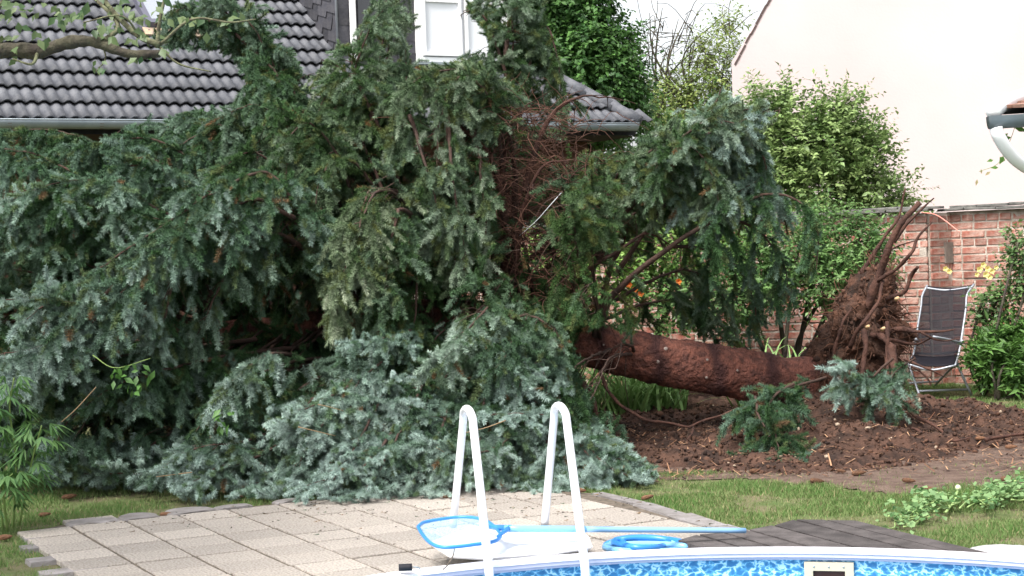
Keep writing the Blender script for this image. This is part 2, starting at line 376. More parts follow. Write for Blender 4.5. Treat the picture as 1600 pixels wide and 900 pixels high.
# ---- ladder
lad = thing('pool_ladder', 'white tubular pool ladder with two tall hairpin handrails', 'ladder')
def handrail(foot, top, front, mid=None):
    # foot px (z known), top loop px, front bottom px
    f_ = G(*foot, .13); Yt = 8.2; t_ = P(*top, Yt); fr = P(*front)
    r = .09
    path = [f_]
    up1 = t_-np.array([0, 0, .07])
    dirb = unit(np.array([fr[0]-f_[0], fr[1]-f_[1], 0]))
    a = up1-dirb*r*2.0; b = up1+dirb*r*2.0
    for t in np.linspace(.15, 1, 6): path.append(f_+(a-f_)*t)
    for th in np.linspace(150, 30, 9):
        path.append(up1+dirb*(r*2.0*math.cos(math.radians(th)))*1.05+np.array([0, 0, .075*math.sin(math.radians(th))]))
    for t in np.linspace(0, .85, 6): path.append(b+(fr-b)*t)
    path.append(fr); path.append(fr+np.array([.003, -.03, -.2])); path.append(fr+np.array([.005, -.04, -.75]))
    return smoothpath(path, 60)
hl = handrail((708, 822), (731, 641), (764, 890, 7.46)); hr = handrail((851, 822), (875, 636), (914, 885, 7.5))
tubes('handrail', [(hl, .0205, .0205)], m_white, lad, sides=12); tubes('handrail', [(hr, .0205, .0205)], m_white, lad, sides=12)
# steps inside pool
for z in (-.12, -.40, -.65):
    a, b = hl[-1].copy(), hr[-1].copy(); bm = bmesh.new(); c = (a+b)/2; d_ = unit(b-a); box(bm, (c[0], c[1], z), (np.linalg.norm(b-a), .09, .03), ((d_[0], d_[1], 0), (-d_[1], d_[0], 0), (0, 0, 1))); obj('step', bm, m_white, lad)
# platform (white board bridging the rim behind the ladder)
plpx = [(757, 868), (700, 864), (672, 846), (735, 822), (900, 823), (920, 836), (926, 851), (870, 858)]
pts = [G(*p, .14)[:2] for p in plpx]
bm = bmesh.new(); prism(bm, pts[::-1], .115, .14); bmesh.ops.bevel(bm, geom=list(bm.edges), offset=.008, segments=2, affect='EDGES')
plat = obj('platform', bm, m_white, lad)
# black blocks standing in for the deep shade in the opening under the platform
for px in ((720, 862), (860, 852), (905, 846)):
    q = G(*px, .06); bm = bmesh.new(); box(bm, (q[0], q[1]+.1, .060), (.03, .03, .10)); obj('platform_shade_block', bm, m_black, lad)

# ---- net with pole
net = thing('pool_skimmer_net', 'blue leaf skimmer net on a long pale blue pole resting over the ladder base', 'pool net')
rimpx = [(653, 823), (663, 816), (690, 811), (715, 808), (742, 809), (765, 817), (779, 830), (782, 838), (772, 846), (740, 851), (715, 854), (690, 855), (672, 848), (660, 835)]
rimp = np.array([G(x, y, .21) for x, y in rimpx]); rimc = np.vstack([rimp, rimp[:1]])
rp = smoothpath(rimc, 70); tubes('net_frame', [(rp, .0085, .0085)], m_blue, net, sides=8)
bm = bmesh.new(); cn = rimp.mean(0); cv = bm.verts.new(cn-np.array([0, 0, .02])); vs = [bm.verts.new(p-np.array([0, 0, .004])) for p in rp[:-1:2]]
for i in range(len(vs)): bm.faces.new([cv, vs[i], vs[(i+1) % len(vs)]])
obj('net_mesh', bm, m_net, net, True)
pa = G(788, 826, .23); pm = G(915, 829, .215); pb_ = G(1165, 829, .14)
tubes('net_handle', [(smoothpath([pa, pa+(pb_-pa)*.33], 6), .0165, .0165)], m_lblue, net, sides=12)
tubes('net_handle', [(smoothpath([pa+(pb_-pa)*.33, pb_], 10), .0145, .0135)], mat('pale_blue_pole', (.20, .38, .62), .3, spec=.5), net, sides=12)
tubes('net_socket', [(smoothpath([G(762, 823, .215), pa+np.array([.03, 0, 0])], 4), .010, .018)], m_blue, net, sides=8)
tubes('net_socket', [(smoothpath([G(778, 838, .215), pa+np.array([.02, 0, 0])], 4), .007, .014)], m_blue, net, sides=8)
# ---- blue hose pad
hose = thing('blue_hose', 'flat pale blue hose folded in loops between ladder and deck', 'hose')
for k, (cx, cy, rx, ry, ph) in enumerate(((1010, 851, 62, 9, .05), (1000, 852, 50, 11, -.1), (1018, 849, 48, 8, .2), (1008, 856, 62, 6, 0), (1004, 848, 42, 8, .1))):
    pth = []
    for t in np.linspace(0, 2*math.pi, 30):
        x, y = cx+rx*math.cos(t)*(1+.08*math.sin(3*t+k)), cy+ry*math.sin(t)+ph*rx*math.cos(t)*.12
        pth.append(G(x, y, .03+.014*k+.012*math.sin(2*t+k)))
    tubes('hose_loop', [(pth, .017, .017)], m_lblue if k % 2 else m_blue, hose, sides=8)
# ---- black grip
gr = thing('black_foam_grip', 'small black foam grip on a wire lying on the pool rim', 'grip')
a_, b_2 = G(623, 887, .15), G(644, 886, .15); tubes('grip', [(smoothpath([a_, b_2], 5), .0165, .0165)], m_black, gr, sides=12)
tubes('wire', [(smoothpath([b_2, G(650, 886, .15), G(656, 888, .14), G(657, 892, .13)], 10), .003, .003)], m_zinc, gr)
cord = tubes('net_cord', [(smoothpath([G(710, 856, .2), G(708, 868, .17), G(700, 882, .15), G(692, 890, .125)], 14), .003, .003)], m_bed, None)
tag(cord, 'thin grey cord hanging from the blue net to the pool rim', 'cord')

# ---------------------------------------------------------------- foliage generators
def frames(D):
    D = D/(np.linalg.norm(D, axis=1)[:, None]+1e-9); up = np.where(np.abs(D[:, 2:3]) > .9, np.array([[1., 0, 0]]), np.array([[0, 0, 1.]]))
    e1 = np.cross(D, up); e1 /= np.linalg.norm(e1, axis=1)[:, None]+1e-9; e2 = np.cross(D, e1); return D, e1, e2
TRI = [0]
def shoot_mesh(seed, K=150, L=.1):
    """one needle covered shoot along +X, 10 cm long; colour darker at the shoot base, paler towards the tip"""
    g = np.random.default_rng(seed); bend = g.normal(0, .10, 2)
    t = (np.arange(K)+.5)/K; t = t**.85; az = np.arange(K)*2.39996+g.normal(0, .3, K)
    ax = lambda q: np.stack([q*L, bend[0]*L*q*q, bend[1]*L*q*q], -1)
    root = ax(t); rad = np.stack([0*az, np.cos(az), np.sin(az)], -1)
    fw = .28+1.1*np.clip((t-.55)/.45, 0, 1)**2; d = np.stack([fw, 0*fw, 0*fw], -1)+rad+g.normal(0, .16, (K, 3)); d /= np.linalg.norm(d, axis=1)[:, None]
    sd = np.cross(d, g.normal(0, 1, (K, 3))); sd /= np.linalg.norm(sd, axis=1)[:, None]
    ln = (.027*(1-.18*t)*g.uniform(.8, 1.15, K))[:, None]; w = .0017
    V = np.stack([root+sd*w, root-sd*w, root+d*ln], 1).reshape(-1, 3); Fc = np.arange(K*3).reshape(-1, 3)
    tipward = np.repeat(t, 3)*.75+.25*np.tile([0, 0, 1], K)
    tv, tf = tube_arrays(ax(np.linspace(0, 1, 5)), np.array([.0032, .003, .003, .003, .0045]), 5, len(V), cap=False)
    tf = np.array(tf); tf = np.concatenate([tf[:, [0, 1, 2]], tf[:, [0, 2, 3]]])
    V = np.concatenate([V, np.array(tv)]); Fc = np.concatenate([Fc, tf]); tipward = np.concatenate([tipward, np.full(len(tv), .1)])
    o = npmesh('spruce_shoot', V, Fc, m_needle); COL.objects.unlink(o); o.data.attributes.new('tipward', 'FLOAT', 'POINT').data.foreach_set('value', tipward.astype(np.float32)); return o
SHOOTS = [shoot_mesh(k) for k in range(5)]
def needle_nodes():
    ng = bpy.data.node_groups.new('needle_shoots', 'GeometryNodeTree'); N, L = ng.nodes, ng.links
    ng.interface.new_socket('Geometry', in_out='INPUT', socket_type='NodeSocketGeometry'); ng.interface.new_socket('Geometry', in_out='OUTPUT', socket_type='NodeSocketGeometry')
    gi, go = N.new('NodeGroupInput'), N.new('NodeGroupOutput'); iop = N.new('GeometryNodeInstanceOnPoints'); jn = N.new('GeometryNodeGeometryToInstance')
    for o in SHOOTS:
        oi = N.new('GeometryNodeObjectInfo'); oi.inputs['Object'].default_value = o; oi.inputs['As Instance'].default_value = False
        g2 = N.new('GeometryNodeGeometryToInstance'); L.new(oi.outputs['Geometry'], g2.inputs[0]); o['_g'] = 1; L.new(g2.outputs[0], jn.inputs[0]) if False else None
        needle_nodes.list.append(g2)
    join = N.new('GeometryNodeJoinGeometry')
    for g2 in needle_nodes.list: L.new(g2.outputs[0], join.inputs[0])
    def attr(n, t):
        a = N.new('GeometryNodeInputNamedAttribute'); a.data_type = t; a.inputs['Name'].default_value = n; return a.outputs[0]
    L.new(gi.outputs[0], iop.inputs['Points']); L.new(join.outputs[0], iop.inputs['Instance']); iop.inputs['Pick Instance'].default_value = True
    L.new(attr('pick', 'INT'), iop.inputs['Instance Index']); L.new(attr('rot', 'FLOAT_VECTOR'), iop.inputs['Rotation']); L.new(attr('size', 'FLOAT_VECTOR'), iop.inputs['Scale'])
    N.remove(jn); L.new(iop.outputs[0], go.inputs[0]); return ng
needle_nodes.list = []
NG = needle_nodes()
def needles(name, base, dirs, lens, cols, parent, K=0, wid=1.0):
    B_, D = np.asarray(base, np.float32), np.asarray(dirs, np.float32); N = len(B_); me = bpy.data.meshes.new(name); me.vertices.add(N); me.vertices.foreach_set('co', B_.ravel())
    D = D/(np.linalg.norm(D, axis=1)[:, None]+1e-9)
    rot = np.stack([rng.uniform(0, 6.28, N), -np.arcsin(np.clip(D[:, 2], -1, 1)), np.arctan2(D[:, 1], D[:, 0])], 1).astype(np.float32)
    l = np.asarray(lens, np.float32)/.1; w = wid*1.18*rng.uniform(.8, 1.2, N)*np.clip(l, .8, 1.15); sz = np.stack([l, w, w], 1).astype(np.float32)
    me.attributes.new('rot', 'FLOAT_VECTOR', 'POINT').data.foreach_set('vector', rot.ravel()); me.attributes.new('size', 'FLOAT_VECTOR', 'POINT').data.foreach_set('vector', sz.ravel())
    me.attributes.new('pick', 'INT', 'POINT').data.foreach_set('value', rng.integers(0, len(SHOOTS), N).astype(np.int32))
    c = np.ones((N, 4), np.float32); c[:, :3] = cols; me.attributes.new('tint', 'FLOAT_COLOR', 'POINT').data.foreach_set('color', c.ravel())
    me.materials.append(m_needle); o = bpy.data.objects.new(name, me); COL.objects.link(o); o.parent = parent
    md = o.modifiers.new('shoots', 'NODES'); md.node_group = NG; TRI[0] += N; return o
GREEN = np.array([.036, .080, .030]); OLIVE = np.array([.085, .115, .045]); BLUE = np.array([.29, .385, .36]); MID = np.array([.085, .155, .105])
def nrm(v): return v/(np.linalg.norm(v, axis=-1, keepdims=True)+1e-9)
BI = [0]
def bough(pts, parent, fan=.4, hang=.6, blue=.5, r0=.017, bare=.15, step=.088, K=29, shoot=.112, clip=None, dead=False, zmin=.03, sparse=False, let=1.0):
    BI[0] += 1; g = np.random.default_rng(BI[0]*13+1); fan *= g.uniform(.82, 1.2); shoot *= g.uniform(.85, 1.15)
    ctrl = np.array([P(*p) for p in pts]) if not isinstance(pts, np.ndarray) else pts
    L = np.linalg.norm(np.diff(ctrl, axis=0), axis=1).sum(); n = max(8, int(L/.07))
    path = smoothpath(ctrl, n); path[:, 2] = np.maximum(path[:, 2], zmin)
    path[1:] += np.cumsum(g.normal(0, .006, (n-1, 3)), 0)
    T = nrm(np.gradient(path, axis=0)); cum = np.concatenate([[0], np.cumsum(np.linalg.norm(np.diff(path, axis=0), axis=1))]); Lt = cum[-1]
    tt = np.linspace(0, 1, n); wood = [(path, .0035+(r0-.0035)*(1-tt)**1.25)]
    st = step*(1.6 if sparse else 1)
    s = np.arange(bare*Lt, Lt, st); s = s+g.uniform(-.3, .3, len(s))*st; s = np.clip(s, 0, Lt*.999); m = len(s); ii = np.clip(np.searchsorted(cum, s), 0, n-1); t = s/Lt
    prof = np.minimum(1, np.maximum(0, t-bare*.5)/.25+.25)*(1-.62*np.maximum(0, t-.35)/.65)
    L2 = fan*prof*g.uniform(.55, 1.25, m); sgn = np.where(np.arange(m) % 2 == 0, 1., -1.)[:, None]; tg = T[ii]
    lat = nrm(np.cross(tg, np.array([0, 0, 1.]))+g.normal(0, .5, (m, 3)))
    steep = np.abs(tg[:, 2]) > .8; lat[steep] = nrm(g.normal(0, 1, (steep.sum(), 3))*np.array([1, 1, .3]))
    G_ = np.array([0, 0, -1.]); d = nrm(tg*g.uniform(.35, .8, (m, 1))+lat*sgn*.9+G_*.1)
    p = path[ii].copy(); nst = np.maximum(2, (L2/.070).astype(int)); subs = [p.copy()]
    base, dirs, lens, tips = [], [], [], []
    def emit(p_, d_, l_, tf): base.append(p_); dirs.append(d_); lens.append(l_); tips.append(tf)
    for q in range(int(nst.max()) if m else 0):
        act = q < nst
        d = nrm(d+G_*hang*.28+g.normal(0, .11, (m, 3))); p = np.where(act[:, None], p+d*.070, p)
        low = p[:, 2] < zmin; p[low, 2] = zmin+g.uniform(0, .05, low.sum()); d[low, 2] = np.abs(d[low, 2])*.2; d = nrm(d)
        subs.append(p.copy())
        if dead: continue
        tf = (q+1)/nst*.6+t*.4; a_ = np.where(act)[0]
        if len(a_) == 0: continue
        # main axis shoot
        emit(p[a_]-d[a_]*.02, d[a_], shoot*g.uniform(.7, 1.1, len(a_)), tf[a_])
        for sd in (-1, 1):
            l2 = nrm(np.cross(d[a_], np.array([0, 0, 1.]))*sd+g.normal(0, .5, (len(a_), 3))); dd_ = nrm(d[a_]*.7+l2*.8+G_*hang*.25); ln = shoot*g.uniform(.5, 1.4, len(a_)); emit(p[a_], dd_, ln, tf[a_])
            # branchlet continues with a second and third shoot, hanging
            pr_ = g.random(len(a_)) < .50*let*np.clip((L2[a_]/.2), .3, 1.2); b_ = a_[pr_]
            if len(b_):
                p2 = p[b_]+dd_[pr_]*ln[pr_][:, None]*.85; d2 = nrm(dd_[pr_]+G_*hang*.5+g.normal(0, .2, (len(b_), 3))); l3 = shoot*g.uniform(.7, 1.2, len(b_)); emit(p2, d2, l3, np.minimum(1, tf[b_]+.2))
                c_ = g.random(len(b_)) < .3
                if c_.any(): emit(p2[c_]+d2[c_]*l3[c_][:, None]*.3, nrm(d2[c_]+g.normal(0, .5, (c_.sum(), 3))), l3[c_]*.8, np.minimum(1, tf[b_][c_]+.25))
    if not dead and m:
        emit(p, d, shoot*g.uniform(1, 1.5, m), np.minimum(1, .6+t*.5))
        o_ = t > .25; emit(path[ii][o_], nrm(tg[o_]*.7+G_*.3-lat[o_]*sgn[o_]*.7), shoot*g.uniform(.7, 1.2, o_.sum()), t[o_])
        for _ in range(2 if not sparse else 0):
            o2 = np.where(tt > max(bare, .22))[0]; emit(path[o2], nrm(T[o2]*.7+g.normal(0, .55, (len(o2), 3))+np.array([0, 0, .15])), shoot*g.uniform(.6, 1.0, len(o2)), tt[o2])
        emit(path[-1:], T[-1:], np.array([shoot*1.6]), np.array([1.]))
    subs = np.array(subs)
    for k in range(m):
        if L2[k] > .12 and (dead or k % 2 == 0): wood.append((subs[:nst[k]+1, k], np.linspace(.0050, .0018, nst[k]+1)))
    V, Fc, off = [], [], 0
    for k, (pp, rr_) in enumerate(wood):
        a, b = tube_arrays(pp, rr_, 7 if k == 0 else 3, off, cap=False); V += a; Fc += b; off += len(a)
    w = npmesh('bough', np.array(V), np.array(Fc), m_dead if dead else m_twig, parent, smooth=True); TRI[0] += 2*len(Fc)
    if not dead and base:
        base = np.concatenate(base); dirs = np.concatenate(dirs); lens = np.concatenate(lens); tips = np.concatenate(tips)
        base[:, 2] = np.maximum(base[:, 2], .015); lo = base[:, 2]+dirs[:, 2]*lens < .01; dirs[lo, 2] = np.abs(dirs[lo, 2])*.3; dirs = nrm(dirs)
        if clip is not None:
            tipp = base+dirs*(lens[:, None]+.01); q = tipp-CAM; w_ = q@_f; X_, Y_ = 800+F*(q@_r)/w_, 450-F*(q@_u)/w_
            keep = np.array([clip(x, y, z) for x, y, z in zip(X_, Y_, tipp[:, 1])]); base, dirs, lens, tips = base[keep], dirs[keep], lens[keep], tips[keep]
        if len(base):
            N = len(base); b = np.clip(blue*(.08+1.08*np.clip(tips, 0, 1)**1.5)+g.uniform(-.22, .16)+g.normal(0, .13, N), 0, 1)[:, None]
            col = (GREEN*(1-b)+MID*b)*(1-b)+(MID*(1-b)+BLUE*b)*b; ol = g.random(N) < .13; col[ol] = (OLIVE*(1-b*.6)+MID*b*.6)[ol]
            br = g.random(N) < .008+.10*(tips < .3); col[br] = np.array([.12, .08, .045])
            mx_, my_ = proj(path[n//2])
            wd = np.clip((mx_-330)/220, 0, 1)*np.clip((1130-mx_)/60, 0, 1)*np.clip((520-my_)/90, 0, 1); dry = np.array([1.05, 1.03, .98])*(1-wd)+np.array([1.20, 1.06, .85])*wd
            col = col*(dry**g.uniform(.6, 1.3))*g.uniform(.95, 1.3)
            o = needles('needles', base, dirs, lens, col, w, K); o['kind'] = 'stuff'
    return w
def leafmesh(name, C, Nrm, Tan, size, cols, m, parent, aspect=.5, fold=.25):
    """diamond-ish leaf of 4 triangles folded on the midrib"""
    C = np.asarray(C, np.float32); n = len(C); size = np.asarray(size, np.float32)[:, None]
    T = Tan/(np.linalg.norm(Tan, axis=1)[:, None]+1e-9); Nn = Nrm-T*(Nrm*T).sum(1)[:, None]; Nn /= np.linalg.norm(Nn, axis=1)[:, None]+1e-9; Bn = np.cross(T, Nn)
    v0 = C; v1 = C+T*size*.45+Bn*size*aspect*.5+Nn*size*fold*.3; v2 = C+T*size-Nn*size*.12; v3 = C+T*size*.45-Bn*size*aspect*.5+Nn*size*fold*.3; v4 = C+T*size*.5
    V = np.stack([v0, v1, v2, v3, v4], 1).reshape(-1, 3); b = np.arange(n)[:, None]*5
    Fc = np.concatenate([b+np.array([[0, 4, 1]]), b+np.array([[4, 2, 1]]), b+np.array([[0, 3, 4]]), b+np.array([[4, 3, 2]])])
    TRI[0] += 4*n
    return npmesh(name, V, Fc, m, parent, np.repeat(np.asarray(cols, np.float32), 5, 0))
def leaf_cloud(name, lobes, parent, nclump, per, size, c0, c1, m=None, aspect=.5, clumpr=.25, droop=.3, shell=.55, tipcol=None):
    """lobes: (center, radii) ellipsoids; clumps of leaves spread through the outer volume"""
    vol = np.array([r[0]*r[1]*r[2] for _, r in lobes])**.7; pr = vol/vol.sum(); C, Nn, T, Sz, Cl = [], [], [], [], []
    tw, tf, off = [], [], 0
    for _ in range(nclump):
        k = rng.choice(len(lobes), p=pr); c, r = lobes[k]; d = unit(rng.normal(0, 1, 3)); rr = rng.uniform(shell, 1.0)**.7
        lump = .78+.30*noise3(d*2.2+np.array(c)*.7, 1.3)*2; p = np.array(c)+d*np.array(r)*rr*lump
        if p[2] < .05: p[2] = rng.uniform(.05, .2)
        out = unit(d/np.array(r)); tone = rng.uniform(0, 1); nt = 4; per_t = max(2, per//nt); cl0 = np.array(c0)*(1-tone)+np.array(c1)*tone
        for q in range(nt):
            td = unit(out*.8+rng.normal(0, .6, 3)+np.array([0, 0, .25-droop*.5])); tl = clumpr*rng.uniform(.7, 1.5); u = (np.arange(per_t)+.6)/per_t
            pts = p+td*(u*tl)[:, None]-np.array([0, 0, 1.])*((u*tl)**2*droop*.6)[:, None]; al = np.where(np.arange(per_t) % 2 == 0, 1., -1.)[:, None]; sdv = unit(np.cross(td, (0, 0, 1.))+1e-3)
            dirs = td*.6+sdv*al*.8+rng.normal(0, .35, (per_t, 3)); dirs[:, 2] -= droop*.7; nn = out*.5+np.array([0, 0, .9])+rng.normal(0, .4, (per_t, 3))
            C.append(pts); T.append(dirs); Nn.append(nn); Sz.append(size*rng.uniform(.55, 1.25, per_t)); Cl.append(cl0*rng.uniform(.75, 1.25, (per_t, 1)))
            w_ = sdv*.0022; tw += [p-w_, p+w_, pts[-1]]; tf.append((off, off+1, off+2)); off += 3
    o = leafmesh(name, np.concatenate(C), np.concatenate(Nn), np.concatenate(T), np.concatenate(Sz), np.concatenate(Cl), m or m_leaf, parent, aspect)
    o['kind'] = 'stuff'; tz = npmesh('twigs', np.array(tw), np.array(tf), m_limb, parent); tz['kind'] = 'stuff'; return o
def limbs(root, tips, r0, parent, m=m_limb, name='trunk', wob=.15, r1=.012):
    sp = []
    for tp in tips:
        a, b = np.array(root), np.array(tp); mid = (a+b)/2+rng.normal(0, wob, 3); mid[2] = max(mid[2], a[2])
        sp.append((smoothpath([a, mid, b], 12), r0, r1))
    return tubes(name, sp, m, parent)

# ---------------------------------------------------------------- the fallen spruce
spr = thing('fallen_spruce_tree', 'uprooted blue spruce lying on its side across the lawn against the house', 'fallen tree', loc=(0, 0, 0))
TR = [(1262, 606, 13.6), (1200, 592, 13.5), (1120, 578, 13.4), (1050, 567, 13.35), (960, 547, 13.3), (890, 530, 13.25), (780, 505, 13.2), (660, 495, 13.2), (500, 508, 13.1), (340, 520, 13.0), (150, 500, 12.9), (-80, 470, 12.8)]
NT = 320; tp = smoothpath([P(*t) for t in TR], NT); rr = np.interp(np.linspace(0, 1, NT), [0, .08, .3, .6, 1], [.185, .205, .195, .15, .05])
bm = bmesh.new(); V, Fc = tube_arrays(tp, rr, 56)
V = [v+unit(v-tp[min(i//56, NT-1)])*(.014*noise3(v, 6)+.010*noise3(v, 20)+.010*noise3(v, 60)+.012*math.exp(-((v[0]*1.35) % 1-.5)**2/.006)*(.6+noise3(v, 9))) if i < 56*NT else v for i, v in enumerate(V)]
vs = [bm.verts.new(v) for v in V]
for f in Fc:
    ids = list(dict.fromkeys(f))
    if len(ids) > 2: bm.faces.new([vs[i] for i in ids])
def m_bark_make():
    m = mat('trunk_bark', (.225, .088, .062), .92, (.095, .042, .034), 17, 1.0, 34, detail=10); t = m.node_tree; N = t.nodes; L = t.links
    for q in N:
        if q.type == 'BUMP': q.inputs['Distance'].default_value = .05
    # dark bands around the whorls of cut branches
    b = N['Principled BSDF']; src = b.inputs['Base Color'].links[0].from_socket
    tc = N.new('ShaderNodeTexCoord'); w = N.new('ShaderNodeTexWave'); w.bands_direction = 'X'; w.inputs['Scale'].default_value = .68; w.inputs['Distortion'].default_value = 3.0; w.inputs['Detail'].default_value = 3; w.inputs['Detail Scale'].default_value = 3
    L.new(tc.outputs['Object'], w.inputs[0]); r = N.new('ShaderNodeMapRange'); r.inputs[1].default_value = .72; r.inputs[2].default_value = 1; L.new(w.outputs['Fac'], r.inputs[0])
    v = N.new('ShaderNodeTexVoronoi'); mp = N.new('ShaderNodeMapping'); mp.inputs['Scale'].default_value = (1.6, 1, .45); L.new(tc.outputs['Object'], mp.inputs[0]); v.inputs['Scale'].default_value = 38; L.new(mp.outputs[0], v.inputs['Vector'])
    r2 = N.new('ShaderNodeMapRange'); r2.inputs[1].default_value = .0; r2.inputs[2].default_value = .32; r2.inputs[3].default_value = .25; r2.inputs[4].default_value = 1.25; L.new(v.outputs['Distance'], r2.inputs[0])
    mu = N.new('ShaderNodeMixRGB'); mu.blend_type = 'MULTIPLY'; mu.inputs[0].default_value = .8; L.new(src, mu.inputs[1]); L.new(r2.outputs[0], mu.inputs[2])
    mx = N.new('ShaderNodeMixRGB'); L.new(r.outputs[0], mx.inputs[0]); L.new(mu.outputs[0], mx.inputs[1]); mx.inputs[2].default_value = (.07, .030, .027, 1); L.new(mx.outputs[0], b.inputs['Base Color'])
    return m
m_trunk = m_bark_make()
trunk = obj('trunk', bm, m_trunk, spr, True)
def on_trunk(px, py):   # first hit of the camera ray with the trunk
    d = unit(ray(px, py)); best = None
    for i in range(NT):
        w = tp[i]-CAM; t = w@d; q = CAM+d*t; e = np.linalg.norm(q-tp[i])
        if best is None or e < best[0]: best = (e, i, t)
    e, i, t = best; return CAM+d*(t-math.sqrt(max(0, rr[i]**2-e**2))), unit(CAM+d*(t-math.sqrt(max(0, rr[i]**2-e**2)))-tp[i])
for px, py, s in ((1028, 565, .026), (1105, 563, .02), (1104, 589, .022), (1152, 579, .018), (943, 539, .016), (1040, 546, .03)):
    q, n_ = on_trunk(px, py); k = tubes('branch_stub', [(np.array([q-n_*.03, q+n_*.006, q+n_*.014]), np.array([s*1.7, s*1.2, s*.8]))], m_trunk, trunk, sides=10)
    tubes('cut_face', [(np.array([q+n_*.010, q+n_*.017]), s*.6, s*.5)], mat('cut_wood', (.34, .28, .25), .8, (.22, .17, .15), 60), trunk, sides=10)

SIL = [(-200, 196), (40, 203), (130, 205), (150, 224), (165, 200), (190, 203), (215, 190), (290, 165), (330, 155), (390, 165), (382, 130), (366, 100), (330, 80), (270, 85), (235, 70), (245, 40), (290, -30), (400, -60), (440, 10), (455, 60), (480, 130), (500, 120), (505, 85), (530, 60), (565, 50), (575, -60), (645, -60), (650, 20), (662, 80), (680, 96), (730, 90), (765, 100), (762, 60), (735, 30), (722, 5), (735, -60), (860, -60), (858, 20), (850, 60), (880, 110), (885, 165), (905, 160), (960, 175), (985, 195), (1040, 175), (1090, 165), (1125, 150), (1135, 130), (1150, 155), (1205, 155), (1200, 175), (1195, 210), (1212, 270), (1212, 310), (1265, 320), (1280, 350), (1283, 400), (1265, 450), (1240, 500), (1180, 555), (1060, 530), (960, 518), (896, 512), (895, 600), (925, 660), (1005, 700), (1030, 745), (980, 768), (900, 775), (830, 778), (740, 772), (640, 780), (540, 785), (500, 782), (470, 790), (430, 775), (330, 785), (280, 775), (180, 760), (90, 758), (40, 740), (-200, 740)]
HOLES = [[(345, 500), (420, 470), (430, 330), (470, 320), (480, 430), (505, 480), (520, 600), (480, 640), (420, 560), (350, 560)], [(-200, 470), (25, 500), (12, 560), (-200, 560)], [(540, 265), (640, 268), (640, 335), (545, 340)],
         [(90, 660), (180, 650), (260, 665), (250, 700), (150, 705), (95, 690)], [(640, 450), (720, 470), (760, 440), (830, 330), (900, 400), (870, 500), (760, 480), (690, 540), (645, 510)], [(240, 440), (330, 420), (360, 480), (300, 520), (250, 500)], [(880, 400), (1060, 370), (1075, 460), (1020, 520), (900, 510)], [(1060, 470), (1150, 500), (1130, 550), (1060, 530)], [(640, 180), (700, 200), (700, 250), (655, 290)], [(395, 205), (425, 200), (425, 250), (395, 250)], [(785, 175), (850, 150), (905, 170), (905, 255), (870, 330), (800, 430), (765, 440), (785, 300), (760, 235)]]
HY = [12.75, 12.9, 13.0, 12.0, 13.6, 12.1, 13.9, 13.5, 12.9, 13.9, 13.15]
def sil(x, y, Y=0):
    if not pip(x, y, SIL): return False
    for h, hy in zip(HOLES, HY):
        if Y < hy and pip(x+9*math.sin(y*.11), y+9*math.sin(x*.09), h): return random.random() < .10
    return True
def B(pts, sib=1, **k):
    k.setdefault('clip', sil); bough(pts, spr, **k)
    for q in range(sib if not isinstance(pts, np.ndarray) else 0):
        dx, dy, dY = random.uniform(-22, 22), random.uniform(4, 30), random.uniform(.15, .6); nn = len(pts)
        k2 = dict(k); k2['K'] = 16; k2['blue'] = k['blue']*.7; bough([(x+dx*i/nn, y+dy*i/nn, Y+dY*min(1, i)) for i, (x, y, Y) in enumerate(pts)], spr, **k2)
# -- top-left bough over the roof
B([(560, 380, 13.2), (500, 250, 13.8), (440, 120, 14.3), (380, 40, 14.4), (310, 10, 14.5), (262, 30, 14.5)], fan=.42, hang=.9, blue=.45, bare=.3)
B([(470, 230, 13.9), (440, 130, 14.1), (410, 60, 14.1), (370, 10, 14.1), (330, -40, 14.1)], fan=.36, hang=1.0, blue=.55, bare=.1)
B([(480, 260, 13.6), (455, 180, 13.7), (430, 110, 13.8), (400, 90, 13.8), (385, 140, 13.8)], fan=.3, hang=1.0, blue=.4, bare=.15)
B([(430, 110, 14.1), (350, 40, 14.3), (290, 30, 14.3), (255, 60, 14.3)], fan=.3, hang=.9, blue=.5, bare=.1)
# -- second upright bough
B([(640, 440, 13), (610, 280, 13.3), (595, 140, 13.5), (602, 30, 13.5), (612, -40, 13.5)], fan=.34, hang=.7, blue=.6, bare=.25)
B([(640, 330, 13.1), (590, 200, 13.1), (548, 120, 13.1), (508, 96, 13.1)], fan=.34, hang=.9, blue=.65, bare=.25)
B([(630, 300, 13.2), (560, 190, 13.0), (520, 170, 12.9), (480, 220, 12.8)], fan=.36, hang=1, blue=.5, bare=.25)
B([(620, 250, 13.2), (632, 140, 13.1), (628, 70, 13.1)], fan=.22, hang=.9, blue=.6, bare=.1)
B([(610, 240, 13.0), (560, 120, 12.9), (580, 50, 12.9), (600, 20, 12.9)], fan=.25, hang=.9, blue=.6, bare=.1)
